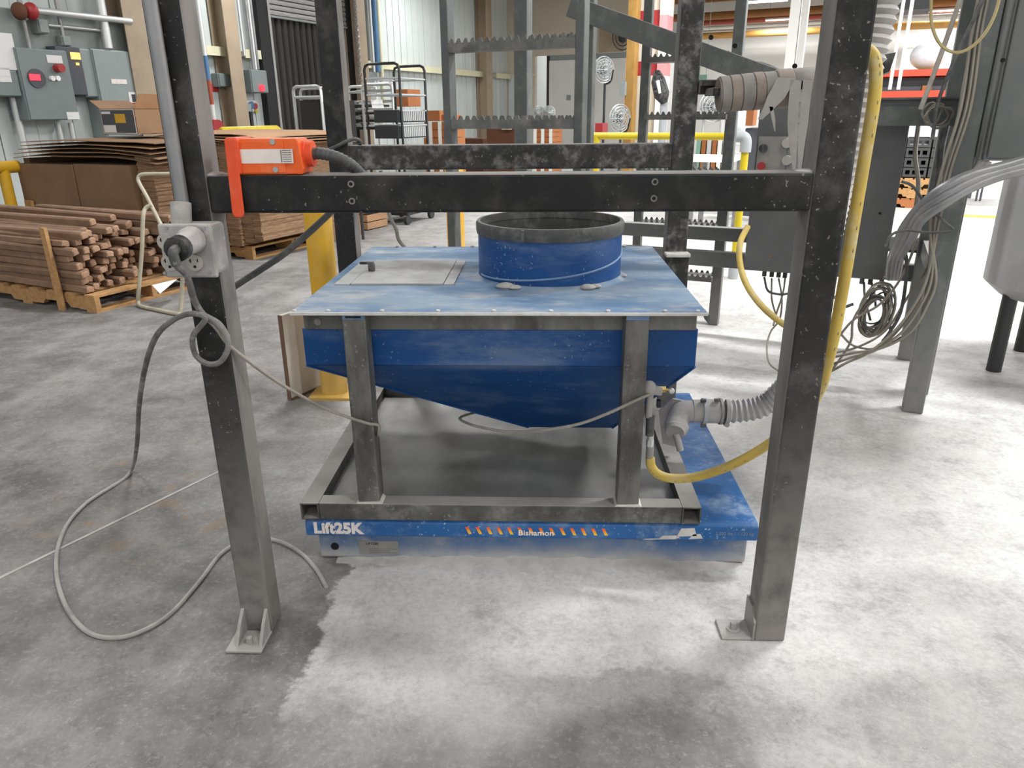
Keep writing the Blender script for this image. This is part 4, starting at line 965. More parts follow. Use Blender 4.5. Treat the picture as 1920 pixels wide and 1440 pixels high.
# yellow bollards, beige panel beside the hopper
q = wz(628, 737); bo = thing('bollard', 'thick yellow steel bollard just left of the rear left post', 'bollard', (q.x, q.y, 0))
obj('pipe', MB().lathe([(.06, .0), (.06, .93), (.05, .955), (0, .965)], (q.x, q.y, 0), 24), 'yellow', bo, smooth=True)
obj('base_plate', MB().box(q.x-.1, q.x+.1, q.y-.1, q.y+.1, .0, .012), 'yellow', bo)
q = wz(856, 470); bo = thing('bollard', 'slimmer yellow bollard farther back behind the ladder stile', 'bollard', (q.x, q.y, 0))
obj('pipe', MB().lathe([(.085, .0), (.085, .9), (.07, .93), (0, .94)], (q.x, q.y, 0), 20), 'yellow', bo, smooth=True)
obj('base_plate', MB().box(q.x-.14, q.x+.14, q.y-.14, q.y+.14, 0, .012), 'yellow', bo)
a, b = wz(547, 751), wz(604, 726); d = (b-a).normalized()
bp = thing('metal_screen', 'beige sheet-metal screen with rusty edge standing behind the hopper', 'screen', a)
h = wy(548, 592, a.y).z
nrm = Vector((d.y, -d.x, 0))
obj('sheet', MB().prism([a, a+d*.75, a+d*.75+Vector((0, 0, h)), a+Vector((0, 0, h))], -nrm*.02), 'beigepanel', bp)
obj('edge_strip', MB().prism([a-d*.004, a+d*.002, a+d*.002+Vector((0, 0, h)), a-d*.004+Vector((0, 0, h))], -nrm*.022), 'rust', bp)
obj('foot_strip', MB().prism([a+nrm*.004, a+d*.75+nrm*.004, a+d*.75+nrm*.004+Vector((0, 0, .012)), a+nrm*.004+Vector((0, 0, .012))], -nrm*.03), 'rust', bp)

# ------------------------------------------------------------------ lumber pallet at the left
def pallet(t, u0, u1, v0, v1, z0=0.0, m='wood', h=.12):
    L = u1-u0
    for v in (v0+.02, (v0+v1)/2, v1-.02):
        prof = [(u0, v-.019, z0+.018), (u0+L*.18, v-.019, z0+.018), (u0+L*.2, v-.019, z0+.05), (u0+L*.38, v-.019, z0+.05), (u0+L*.4, v-.019, z0+.018), (u0+L*.62, v-.019, z0+.018), (u0+L*.64, v-.019, z0+.05), (u0+L*.8, v-.019, z0+.05), (u0+L*.82, v-.019, z0+.018), (u1, v-.019, z0+.018), (u1, v-.019, z0+h-.018), (u0, v-.019, z0+h-.018)]
        obj('stringer', MB(BM).prism(prof, (0, .038, 0)), m, t)
    n = 8
    for k in range(n):
        c = u0+.05+(L-.1)*k/(n-1); obj('deck_board', MB(BM).box(c-.05, c+.05, v0, v1, z0+h-.018, z0+h), m, t)
    for k in range(3):
        c = u0+.05+(L-.1)*k/2; obj('bottom_board', MB(BM).box(c-.05, c+.05, v0, v1, z0, z0+.018), m, t)
PU1 = bz(197, 584).x; PV0 = bz(170, 586).y; PU0 = PU1-1.45; PV1 = PV0+.95
pl = bthing('pallet', 'wooden pallet on the floor carrying the bundle of brown sticks', 'pallet', ((PU0+PU1)/2, (PV0+PV1)/2, 0))
pallet(pl, PU0, PU1, PV0, PV1)
sv = []
for k, (w, h) in enumerate(((.052, .048), (.058, .042), (.046, .05))):
    L = 1.55; mb = MB()
    c = .01
    ring = lambda x, s: [(x, -w/2*s, -h/2*s), (x, w/2*s, -h/2*s), (x, w/2*s, h/2*s-c), (x, w/2*s-c, h/2*s), (x, -w/2*s+c, h/2*s), (x, -w/2*s, h/2*s-c)]
    vs = ring(-L, .9)+ring(-L+.015, 1)+ring(-.03, 1)+ring(-.008, .93)+ring(0, .7); fs = []
    for i in range(4):
        for j in range(6): fs.append((i*6+j, i*6+(j+1) % 6, (i+1)*6+(j+1) % 6, (i+1)*6+j))
    fs += [tuple(range(5, -1, -1)), tuple(range(24, 30))]
    mb._add(vs, fs)
    me = bpy.data.meshes.new('packing_stick'); me.from_pydata([tuple(p) for p in mb.v], [], mb.f); me.update()
    me.materials.append(M['kraft']); me.materials.append(M['kraftend'])
    for p in me.polygons:
        if p.center.x > -.012: p.material_index = 1
    sv.append(me)
ORD = ('first', 'second', 'third', 'fourth', 'fifth', 'sixth', 'seventh', 'eighth', 'ninth', 'tenth', 'eleventh', 'twelfth', 'thirteenth')
rnd = random.Random(11)
NC = 13
for row in range(9):
    for c in range(NC):
        if row == 8 and c not in (4, 7, 9, 10): continue
        if row == 7 and c in (0, 6): continue
        v = PV0+.05+(PV1-PV0-.1)*c/(NC-1)+rnd.uniform(-.012, .012)
        z = .146+row*.0505+rnd.uniform(-.003, .003)
        e = PU1-.12-.05*row/7+rnd.uniform(-.1, .05) if c < 3 else PU1+rnd.uniform(-.3, -.02)-.015*row
        if c > 8 and row > 5: e = PU1+rnd.uniform(-.02, .12)
        o = bpy.data.objects.new('packing_stick', sv[rnd.randrange(3)]); COL.objects.link(o)
        o.location = BM @ Vector((e, v, z)); o.rotation_euler = (rnd.uniform(-.25, .25), rnd.uniform(-.012, .012), -A+rnd.uniform(-.03, .03)*(1 if row > 1 else .4))
        tag(o, 'brown wrapped stick on the left pallet, %s row up, %s from the camera side' % (ORD[row], ORD[c]), 'stick', 'brown sticks piled on the pallet')
for k, (p, q, w) in enumerate((((117, 579), (80, 427), .05),)):
    a, b = bv(p[0], p[1], PV0-.03), bv(q[0], q[1], PV0-.0)
    st_ = MB(BM).hexa([(a.x-w/2, a.y-.012, .0), (a.x+w/2, a.y-.012, .0), (a.x+w/2, a.y+.012, .0), (a.x-w/2, a.y+.012, .0)], [(b.x-w/2, b.y-.012, b.z), (b.x+w/2, b.y-.012, b.z), (b.x+w/2, b.y+.012, b.z), (b.x-w/2, b.y+.012, b.z)])
    obj('wooden_stake', st_, 'wood', label='pale wooden stake leaning against the pile of brown sticks', cat='stake')
q0, q1 = bz(288, 535, .13), bz(330, 545, .13)
obj('paper_sheet', MB(BM).prism([bz(285, 535, .135), bz(318, 527, .14), bz(332, 524, .142), bz(300, 551, .12)], (0, 0, .002)), 'paper', label='crumpled white paper sheet at the corner of the left pallet', cat='paper')
# tube stand beside the pallet
ts = thing('tube_stand', 'cream bent-tube cart frame standing between pallet and left post', 'cart', wz(262, 573))
q = wz(262, 573); yy = q.y
obj('leg_frame', MB().tube(catmull([wy(283, 384, yy+.12), wy(272, 392, yy+.1), wy(268, 412, yy+.06), wy(266, 470, yy+.03), wy(260, 545, yy), wy(259, 566, yy), wz(264, 574, .014), wz(295, 581, .014), wz(330, 588, .014), wz(338, 585, .02), wy(341, 550, wz(336, 588).y), wy(344, 470, wz(336, 588).y), wy(347, 400, wz(336, 588).y)], 6), .0135, 10), 'standcream', ts, smooth=True)
obj('handle', MB().tube(catmull([wy(345, 325, yy+.45), wy(310, 326, yy+.45), wy(268, 327, yy+.43), wy(259, 334, yy+.42), wy(262, 345, yy+.4), wy(277, 372, yy+.32), wy(298, 414, yy+.2), wy(312, 440, yy+.15)], 6), .0135, 10), 'standcream', ts, smooth=True)

# ------------------------------------------------------------------ stacks of flattened cartons
def bundle(t, u0, u1, v0, v1, z0, z1, seed, lay=.03, jit=.008, m='cardb', nm='bundle'):
    rnd = random.Random(seed); mb = MB(BM); z = z0
    while z < z1-.001:
        h = min(lay*rnd.uniform(.7, 1.3), z1-z); a, b, c, d = [rnd.uniform(-jit, jit) for _ in range(4)]
        mb.box(u0+a, u1+b, v0+c, v1+d, z, z+h*.93); z += h
    return obj(nm, mb, m, t)
def sheet(t, uc, vc, w, d, z, rot, sag, m='cardb2', seed=0, nm='loose_sheet'):
    rnd = random.Random(seed); mb = MB(BM); N = 8; vs = []; fs = []
    for i in range(N+1):
        for j in range(N+1):
            x = (i/N-.5)*w; y = (j/N-.5)*d
            zz = z-sag*((abs(i/N-.5)*2)**3)*(1 if i > N/2 else .6)-sag*.4*((abs(j/N-.5)*2)**3)+.004*math.sin(i*1.3+seed)
            X = uc+x*math.cos(rot)-y*math.sin(rot); Y = vc+x*math.sin(rot)+y*math.cos(rot); vs.append((X, Y, zz))
    n = (N+1)**2; vs += [(x, y, z_-.006) for (x, y, z_) in vs[:n]]
    for i in range(N):
        for j in range(N):
            a = i*(N+1)+j; q = (a, a+N+1, a+N+2, a+1); fs += [q, tuple(p+n for p in reversed(q))]
    for k in range(N):
        for (a, b) in ((k, k+1), ((k+1)*(N+1)+N-0*0 if False else k*(N+1)+N, (k+1)*(N+1)+N)):
            fs.append((a, b, b+n, a+n))
        fs.append((k*(N+1), k*(N+1)+n, (k+1)*(N+1)+n, (k+1)*(N+1))); fs.append((N*(N+1)+k, N*(N+1)+k+n, N*(N+1)+k+1+n, N*(N+1)+k+1))
    mb._add(vs, fs); return obj(nm, mb, m, t)
SV = 4.5
su0, su1 = bv(40, 350, SV).x, bv(249, 350, SV).x; sz = bv(200, 297, SV).z
s1 = bthing('carton_stack', 'tall stack of flattened brown cartons behind the pile of sticks', 'cardboard stack', ((su0+su1)/2, SV+.6, 0))
pallet(s1, su0, su1+.1, SV+.03, SV+1.2)
um = bv(143, 350, SV).x
bundle(s1, su0, um-.004, SV, SV+1.15, .12, sz-.01, 1, 3, .002); bundle(s1, um+.004, su1, SV+.01, SV+1.15, .12, sz, 2, 3, .002)
bundle(s1, su1+.015, su1+.2, SV+.06, SV+1.15, .12, sz+.03, 3, .012, .007, 'cardedge'); 
bundle(s1, su0-.03, su0+.06, SV+.1, SV+1.1, .12, sz-.02, 33, .06, .006)
for k in range(5):
    sheet(s1, (su0+su1)/2+.12+.02*k, SV+.62, su1-su0+.35-.05*k, 1.2, sz+.03+k*.03, .03*math.sin(k*2), .045-.006*k, 'cardb2' if k % 2 else 'cardb', k)
obj('stake', MB(BM).box(bv(48, 380, SV-.03).x, bv(60, 380, SV-.03).x, SV-.04, SV-.01, .0, bv(50, 376, SV-.03).z), 'wood', s1)
# printed carton box on top
bx0, bx1 = bv(196, 255, SV+.35), bv(250, 200, SV+.35); zt1 = sz+.19
zb1 = bv(220, 258, SV+.35).z; zh = bv(220, 204, SV+.35).z
zb1 = max(zb1, sz+.185)
lx = bv(160, 240, SV+.75).x
cbx = bthing('open_carton', 'open printed carton, dark and yellow, on the carton stack', 'carton', ((bx0.x+bx1.x)/2, SV+.5, zb1))
V0 = SV+.35; V1 = SV+.8
b_ = MB(BM); tkn = .006
b_.box(bx0.x, bx1.x, V0, V0+tkn, zb1, zh).box(bx0.x, bx1.x, V1-tkn, V1, zb1, zh).box(bx0.x, bx0.x+tkn, V0, V1, zb1, zh).box(bx1.x-tkn, bx1.x, V0, V1, zb1, zh).box(bx0.x, bx1.x, V0, V1, zb1, zb1+tkn)
obj('box', b_, 'cardb', cbx)
wd_ = bx1.x-bx0.x
obj('front_print', MB(BM).box(bx0.x+.006, bx1.x-.008, V0-.002, V0, zb1+.006, zh-.005), 'label', cbx)
fp = obj('dark_print', MB(BM).box(bx0.x+.012, bx1.x-.014, V0-.0035, V0-.001, zb1+.012, zh-.01), 'darkgreyfab', cbx)
obj('yellow_print', MB(BM).box(bx0.x+wd_*.42, bx0.x+wd_*.72, V0-.005, V0-.003, zb1+(zh-zb1)*.45, zb1+(zh-zb1)*.8), 'yellow', fp)
obj('white_print', MB(BM).box(bx0.x+.02, bx0.x+wd_*.4, V0-.005, V0-.003, zb1+.016, zb1+(zh-zb1)*.36), 'paper', fp)
obj('white_print', MB(BM).box(bx0.x+.02, bx0.x+wd_*.3, V0-.005, V0-.003, zb1+(zh-zb1)*.8, zb1+(zh-zb1)*.9), 'paper', fp)
obj('side_print', MB(BM).box(bx0.x-.002, bx0.x, V0+.04, V1-.06, zb1+.02, zh-.03), 'darkgreyfab', cbx)
obj('flap', MB(BM).prism([(bx0.x, V0, zh), (bx0.x, V1, zh), (bx0.x-.14, V1-.02, zh+.07), (bx0.x-.14, V0+.02, zh+.07)], (0, 0, .006)), 'cardb', cbx)
obj('flap', MB(BM).prism([(bx1.x, V0, zh), (bx1.x, V1, zh), (bx1.x+.06, V1-.02, zh+.12), (bx1.x+.06, V0+.02, zh+.12)], (.006, 0, 0)), 'cardb2', cbx)
obj('flap', MB(BM).prism([(bx0.x, V1, zh), (bx1.x, V1, zh), (bx1.x-.02, V1+.06, zh+.12), (bx0.x+.02, V1+.06, zh+.12)], (0, .006, 0)), 'cardb2', cbx)

SV2 = bz(470, 487).y; SU2 = bz(473, 487).x
sz2 = bv(430, 268, SV2).z
s2 = bthing('carton_stack', 'stack of flattened cartons in columns behind the orange switch', 'cardboard stack', (SU2-.5, SV2+.6, 0))
pallet(s2, SU2-1.1, SU2+.02, SV2, SV2+1.1)
uu = SU2+.2
for k in range(9):
    w = .105+.02*(k % 3); bundle(s2, uu-w, uu-.006, SV2-.03-.015*k+.02*(k % 2), SV2+1.1, .13+.03*max(0, 2-k), sz2, 20+k, .014, .006, 'cardedge'); uu -= w
for k in range(4): sheet(s2, SU2-.28, SV2+.55, 1.3, 1.35-.04*k, sz2+.03+k*.022, .06*math.sin(k*3+1), .04, 'cardb2' if k % 2 else 'cardb', 40+k)
q = bz(575, 458)
s3 = bthing('carton_bale', 'leaning bale of folded brown cartons beside the yellow bollard', 'cardboard stack', (q.x-.3, q.y+.4, 0))
for k in range(7):
    a = .3+.085*k; u0 = q.x-.42+.07*k
    obj('folded_carton', MB(BM).prism([(u0, q.y-.05, .06), (u0+.065, q.y-.05, .03), (u0+.065-.42*math.cos(a)*.55+.1, q.y-.05, .62), (u0-.42*math.cos(a)*.55+.02, q.y-.05, .64)], (0, .9, 0)), 'cardb2' if k % 2 else 'cardb', s3)
obj('strap_base', MB(BM).box(q.x-.5, q.x+.12, q.y, q.y+.8, 0, .05), 'cardb', s3)
q = bz(680, 432)
pk = bthing('carton_pile', 'low pile of small cartons seen under the front beam', 'cartons', (q.x, q.y, 0))
for k in range(4):
    for j in range(2): obj('carton', MB(BM).box(q.x-.1+j*.09, q.x-.015+j*.09, q.y, q.y+.4, .01+k*.085, .085+k*.085), 'cardb2', pk, bevel=.004)

# yellow guard rails by the left wall
g = bu(470, 247, -6.3)
r1 = bthing('bumper_rail', 'yellow round bumper rail above the carton stack by the orange switch', 'guard rail', (-6.3, g.y, 0))
v0, v1 = bu(414, 248, -6.3).y, bu(522, 245, -6.3).y
obj('rail', MB(BM).tube([(-6.3, v0, g.z), (-6.3, v0+.03, g.z), (-6.3, v1-.03, g.z), (-6.3, v1, g.z)], .06, 16, [.045, .06, .06, .045]), 'yellow2', r1, smooth=True)
for v in (v0+.2, v1-.2): obj('post', MB(BM).cyl((-6.3, v, 0), (-6.3, v, g.z-.03), .05, 12), 'yellow2', r1, smooth=True)
g = bu(15, 313, -7.2)
r2 = bthing('bumper_rail', 'yellow bumper rail at the left edge beside the carton stack', 'guard rail', (-7.2, g.y, 0))
v0, v1 = bu(-60, 318, -7.2).y, bu(34, 312, -7.2).y
obj('rail', MB(BM).cyl((-7.2, v0, g.z), (-7.2, v1, g.z), .055, 14), 'yellow', r2, smooth=True)
obj('post', MB(BM).cyl((-7.2, v0+.3, 0), (-7.2, v0+.3, g.z), .05, 12), 'yellow', r2, smooth=True)

# ------------------------------------------------------------------ electrical panels and conduits on the left wall
def panel(name, label, cat, p0, p1, dep, m='panelgrey', door=True):
    uf = WU+dep; a, b = bu(p0[0], p0[1], uf), bu(p1[0], p1[1], uf)
    t = bthing(name, label, cat, (WU, (a.y+b.y)/2, a.z))
    obj('body', MB(BM).box(WU-.02, uf-.02, a.y, b.y, a.z, b.z), m, t, bevel=.01)
    if door: obj('door', MB(BM).box(uf-.02, uf, a.y+.01, b.y-.01, a.z+.01, b.z-.01), m, t, bevel=.006)
    return t, uf
def spot(t, nm, px, py, uf, w, h, m, dep=.02, rd=False):
    q = bu(px, py, uf)
    if rd: return obj(nm, MB(BM).cyl((uf, q.y, q.z), (uf+dep, q.y, q.z), w/2, 16), m, t, smooth=True)
    return obj(nm, MB(BM).box(uf, uf+dep, q.y-w/2, q.y+w/2, q.z-h/2, q.z+h/2), m, t)
t, uf = panel('electrical_panel', 'grey panel with red lit dial and stop knob on the left wall', 'electrical panel', (58, 226), (125, 95), .35)
dl_ = spot(t, 'dial', 68, 147, uf, .22, 0, 'darkgreyfab', .02, True); spot(dl_, 'dial_light', 65, 145, uf+.02, .13, .07, 'glowred', .01)
spot(t, 'stop_knob', 106, 128, uf, .1, 0, 'red', .1, True); spot(t, 'name_plate', 102, 111, uf, .2, .09, 'paper', .006)
for px in (96, 106): spot(t, 'push_button', px, 147, uf, .06, 0, 'brightw', .04, True)
spot(t, 'sticker', 137, 217, uf, .17, .09, 'paper', .006)
t, uf = panel('electrical_panel', 'grey panel cut off by the left edge, with white labels', 'electrical panel', (-60, 180), (18, 68), .3)
spot(t, 'label_sheet', 5, 96, uf, .3, .4, 'paper', .006); spot(t, 'label_sheet', 4, 135, uf, .18, .1, 'paper', .006); spot(t, 'label_sheet', 10, 148, uf, .14, .07, 'paper', .006)
t, uf = panel('drive_module', 'slim black drive module with orange display on the left wall', 'drive', (146, 178), (150, 90), .3, 'darkgreyfab', False)
a, b = bu(134, 178, uf), bu(156, 90, uf); obj('face', MB(BM).box(uf-.28, uf+.01, a.y-.1, b.y-.06, a.z, b.z), 'darkgreyfab', t, bevel=.01)
spot(t, 'display', 141, 105, uf+.01, .13, .08, 'gloworange', .01); spot(t, 'indicator', 145, 120, uf+.01, .04, .03, 'gloworange', .01)
t, uf = panel('electrical_panel', 'narrow pale grey panel between drive module and wide panel', 'electrical panel', (164, 182), (170, 92), .24, 'panelgrey2')
t, uf = panel('electrical_panel', 'wide pale grey panel behind the open printed carton', 'electrical panel', (203, 258), (253, 97), .28, 'panelgrey2')
spot(t, 'name_plate', 223, 153, uf, .24, .06, 'label', .006); wl_ = spot(t, 'warning_label', 251, 185, uf, .16, .17, 'paper', .006)
spot(wl_, 'warning_print', 251, 184, uf+.006, .06, .1, 'darkink', .003); spot(wl_, 'warning_bar', 251, 194, uf+.006, .1, .02, 'red', .003)
spot(t, 'handle', 273, 203, uf, .05, .07, 'red', .06)
t, uf = panel('switch_box', 'small grey switch box with red lamp beside the dock door', 'electrical box', (475, 174), (500, 132), .3)
spot(t, 'lamp', 490, 165, uf, .11, 0, 'glowred', .03, True)
t, uf = panel('junction_box', 'grey transformer box left of the small red-lamp box', 'electrical box', (413, 163), (431, 138), .15)
t, uf = panel('junction_box', 'pale socket box below the small red-lamp box', 'electrical box', (441, 212), (452, 196), .12, 'white')
spot(t, 'socket', 459, 202, uf, .2, .12, 'wallg', .05)
spot(t, 'drop_cord', 470, 225, uf-.05, .05, .4, 'fandark', .04)
t, uf = panel('safety_sign', 'white sign with blue and red marks beside the dock door', 'sign', (467, 210), (482, 188), .02, 'paper', False)
spot(t, 'sign_disc', 472, 197, uf, .12, 0, 'bluep', .006, True); spot(t, 'sign_disc', 479, 199, uf, .1, 0, 'red', .006, True); spot(t, 'sign_disc', 481, 209, uf, .07, 0, 'yellow2', .006, True)
t, uf = panel('notice', 'red notice on the wall left of the dock door', 'sign', (400, 172), (413, 158), .02, 'red', False)
t, uf = panel('fire_hose_valve', 'red valve unit low on the wall left of the dock door', 'valve', (398, 252), (408, 224), .25, 'red', False)
spot(t, 'valve_wheel', 406, 238, uf, .22, 0, 'red', .05, True)
t, uf = panel('junction_box', 'grey junction box under the horizontal wall pipe', 'electrical box', (76, 62), (90, 36), .3, 'wallg')
t, uf = panel('junction_box', 'small grey junction box above the drive module', 'electrical box', (120, 86), (133, 68), .26, 'wallg')
def wpipe(nm, pts, u, r, m, lab, cat='pipe'):
    P = [bu(px, py, u) for px, py in pts]
    return obj(nm, MB().tube([BM @ p for p in P], r, 10), m, smooth=True, label=lab, cat=cat)
def vpipe(nm, px, y0, y1, u, r, m, lab, py=None, ext=0):
    q = bu(px, (y0+y1)/2 if py is None else py, u); z0, z1 = bu(px, y1, u).z, bu(px, y0, u).z+ext
    return obj(nm, MB(BM).cyl((u, q.y, z0), (u, q.y, z1), r, 10), m, smooth=True, label=lab, cat='conduit', group='conduits on the left wall')
vpipe('wall_conduit', 195, 0, 90, WU+.24, .06, 'silver', 'thick bright conduit rising from the wide grey panel', ext=1.5)
vpipe('wall_conduit', 112, 0, 74, WU+.2, .025, 'emt', 'thin conduit rising above the drive module', ext=1.5)
vpipe('wall_conduit', 46, 0, 92, WU+.2, .028, 'emt', 'thin conduit rising from the panel with the red dial', ext=1.5)
vpipe('wall_conduit', 38, 183, 300, WU+.1, .045, 'silver', 'bright conduit running down left of the red-dial panel')
vpipe('wall_conduit', 116, 230, 300, WU+.1, .03, 'silver', 'left one of two short bright conduits under the red-dial panel')
vpipe('wall_conduit', 139, 230, 300, WU+.1, .035, 'silver', 'right one of two short bright conduits under the red-dial panel')
v0, v1 = bu(62, 21, WU+.3).y, bu(245, 38, WU+.3).y; zz = bu(150, 29, WU+.3).z
obj('wall_pipe', MB(BM).cyl((WU+.3, v0, zz), (WU+.3, v1, zz), .04, 12), 'silver', smooth=True, label='long horizontal bright pipe above the electrical panels', cat='pipe')
v0, v1 = bu(90, 48, WU+.2).y, bu(190, 55, WU+.2).y; zz = bu(140, 52, WU+.2).z
obj('wall_pipe', MB(BM).cyl((WU+.2, v0, zz), (WU+.2, v1, zz), .02, 10), 'silver', smooth=True, label='short thin horizontal pipe under the long bright pipe', cat='pipe')
for k, px in enumerate((36, 58)):
    q = bu(px, 21, WU+.3); obj('pipe_union', MB(BM).sphere((WU+.3, q.y, q.z), .1, 12, 8, (1, .8, 1)), 'red' if k else 'boxdark', smooth=True, label=('dark', 'red')[k]+' pipe union at the left end of the long wall pipe', cat='pipe fitting')
t, uf = panel('wall_board', 'grey equipment board behind the wall conduits', 'board', (-70, 98), (252, 42), .15, 'wallg', False)
for k, (xa, xb) in enumerate(((433, 441), (450, 454), (464, 472), (468, 477), (472, 482))):
    vpipe('wall_conduit', (xa+xb)/2, 0, 130 if k > 1 else 104, WU+.16, .022, 'silver' if k % 2 else 'emt', ('first', 'second', 'third', 'fourth', 'fifth')[k]+' from the left of the slim conduits beside the dock door', ext=1.5)
for k, (m, y0, y1) in enumerate((('emt', 0, 130), ('bluep', 130, 152), ('red', 152, 200))):
    pass
t = bthing('standpipe', 'standpipe painted blue and red left of the dock door', 'pipe', (WU+.2, bu(392, 150, WU+.2).y, 0))
q = bu(391, 150, WU+.2)
for (m, y0, y1) in (('silver', -60, 105), ('bluep', 105, 150), ('redbeam', 150, 196), ('white', 196, 230)):
    obj('pipe_section', MB(BM).cyl((WU+.2, q.y, bu(391, y1, WU+.2).z), (WU+.2, q.y, bu(391, y0, WU+.2).z), .033, 12), m, t, smooth=True)
# beyond the dock door
vpipe('wall_conduit', 697, 0, 135, WU+.15, .03, 'silver', 'slim conduit just right of the dock door column', ext=1.5)
vpipe('wall_conduit', 704, 0, 135, WU+.15, .06, 'bluep', 'blue pipe on the wall right of the dock door', ext=1.5)
vpipe('wall_conduit', 713, 0, 200, WU+.15, .05, 'cream', 'cream pipe on the wall right of the blue pipe', ext=1.5)
t, uf = panel('switch_box', 'grey chain-hoist box on the wall behind the black rack', 'electrical box', (690, 160), (702, 135), .15, 'panelgrey')
q0, q1 = bu(668, 30, WU+.4), bu(676, 150, WU+.4)
ch = MB(BM)
for k in range(40):
    z = q1.z+(q0.z+1-q1.z)*k/39; ch.torus((WU+.4, q1.y, z), (1, 0, 0) if k % 2 else (0, 1, 0), .035, .009, 8, 4)
obj('door_chain', ch, 'emt', smooth=True, label='hanging chain of the dock door shutter', cat='chain')

# ------------------------------------------------------------------ racks and trolleys in front of the left wall
def arch(t, nm, P, r, m, rad=.06):
    a, b, c, d = [Vector(p) for p in P]
    e1 = (b-a).normalized(); e2 = (c-b).normalized(); e3 = (d-c).normalized()
    pts = [a, b-e1*rad, b-e1*rad*.3+e2*rad*.3, b+e2*rad, c-e2*rad, c-e2*rad*.3+e3*rad*.3, c+e3*rad, d]
    return obj(nm, MB(BM).tube(pts, r, 8), m, t, smooth=True)
def rack(name, label, f, bk, zt, m, bars, barm, r=.016, z0=.1, wheels=True, cat='rack'):
    (u0, u1, v0), (u2, u3, v2) = f, bk
    t = bthing(name, label, cat, ((u0+u3)/2, (v0+v2)/2, 0))
    arch(t, 'end_frame', [(u0, v0, z0), (u0, v0, zt), (u1, v0, zt), (u1, v0, z0)], r, m); arch(t, 'end_frame', [(u2, v2, z0), (u2, v2, zt), (u3, v2, zt), (u3, v2, z0)], r, m)
    for z in bars:
        obj('cross_bar', MB(BM).cyl((u0, v0, z), (u1, v0, z), r*.8, 6), barm, t); obj('cross_bar', MB(BM).cyl((u2, v2, z), (u3, v2, z), r*.8, 6), barm, t)
        obj('side_runner', MB(BM).cyl((u0, v0, z), (u2, v2, z), r*.7, 6), barm, t); obj('side_runner', MB(BM).cyl((u1, v0, z), (u3, v2, z), r*.7, 6), barm, t)
    obj('base', MB(BM).prism([(u0, v0, z0), (u1, v0, z0), (u3, v2, z0), (u2, v2, z0)], (0, 0, .04)), m, t)
    if wheels:
        for (u, v) in ((u0, v0), (u1, v0), (u2, v2), (u3, v2)): obj('caster', MB(BM).cyl((u-.02, v, .055), (u+.02, v, .055), .055, 12), 'fandark', t, smooth=True)
    return t
def runit(px0, px1, py, v): return (bv(px0, py, v).x, bv(px1, py, v).x, v)
f, bk = runit(688, 752, 200, 7.55), runit(742, 799, 200, 8.15)
ztr = bv(720, 119, 7.55).z
rk = rack('bakery_rack', 'tall black wheeled tray rack beyond the rear beam', f, bk, ztr, 'blackrack', [bv(720, y, 7.55).z for y in (147, 178, 208, 236)], 'pvc')
def bin_(t, nm, u0, u1, v0, v1, z0, z1, m, slots=0, sm='greybin'):
    o = obj(nm, MB(BM).prism([(u0+.02, v0, z0), (u1-.02, v0, z0), (u1, v0, z1), (u0, v0, z1)], (0, v1-v0, 0)), m, t, bevel=.006)
    if slots:
        for k in range(slots):
            a = u0+.03+(u1-u0-.06)*(k+.25)/slots; w = (u1-u0-.06)/slots*.5
            obj('slot_rib', MB(BM).box(a, a+w, v0-.012, v0, z0+.02, z1-.03), sm, o)
    return o
zz = [bv(725, y, 7.5).z for y in (206, 230, 236, 260)]
ut = f[1]-.02; vt1 = bu(798, 218, ut).y
for k, (za, zb_) in enumerate(((zz[1], zz[0]), (zz[3], zz[2]))):
    tt_ = bthing('tray_bin', ('upper', 'lower')[k]+' black tray bin with pale slotted side on the tall black rack', 'bin', (ut-.2, 7.8, za), group='tray bins on the rack')
    obj('tray', MB(BM).box(f[0]+.12, ut, 7.5, vt1, za, zb_), 'darkbin', tt_, bevel=.006)
    sp_ = obj('slotted_side', MB(BM).box(ut, ut+.006, 7.53, vt1-.02, za+.01, zb_-.01), 'darkgreyfab', tt_)
    for j in range(13):
        vv = 7.55+(vt1-7.6)*j/12.5; obj('slot_rib', MB(BM).box(ut+.005, ut+.02, vv, vv+(vt1-7.6)/12.5*.55, za+.015, zb_-.012), 'greybin', sp_)
f, bk = runit(681, 738, 200, 9.3), runit(655, 708, 200, 9.9)
rk = rack('sheet_pan_rack', 'silver tube rack behind the tall black rack', f, bk, bv(710, 158, 9.3).z, 'silver', [bv(700, y, 9.3).z for y in (170, 190, 205)], 'silver', .022)
rr = random.Random(3)
for k in range(4):
    z = bv(690, 196+k*14, 9.6).z
    for j in range(4):
        uu = bv(657, 200, 9.6).x+(bv(710, 200, 9.6).x-bv(657, 200, 9.6).x)*j/4
        tag(obj('parts_bin', MB(BM).prism([(uu, 9.55, z), (uu+.075, 9.55, z), (uu+.075, 9.52, z+.055), (uu, 9.52, z+.055)], (0, .25, 0)), 'brightw'), 'small white parts bin, %s shelf from the top, %s from the left' % (ORD[k], ORD[j]), 'bin', 'white parts bins')
    tag(obj('bin_shelf', MB(BM).box(bv(655, 200, 9.6).x-.02, bv(712, 200, 9.6).x, 9.5, 9.85, z-.035, z-.004), 'fandark'), ('top', 'second', 'third', 'lowest')[k]+' dark shelf under the white parts bins', 'shelf', 'dark shelves of parts bins')
f, bk = runit(553, 604, 200, 8.6), runit(566, 640, 200, 9.3)
rk = rack('trolley', 'silver-framed trolley in front of the dark dock door', f, bk, bv(580, 162, 8.6).z, 'silver', [bv(580, 182, 8.6).z], 'silver', .022)
obj('load', MB(BM).box(f[0]+.05, f[1]+.1, 8.65, 9.2, .15, bv(580, 188, 8.6).z), 'dock', rk)
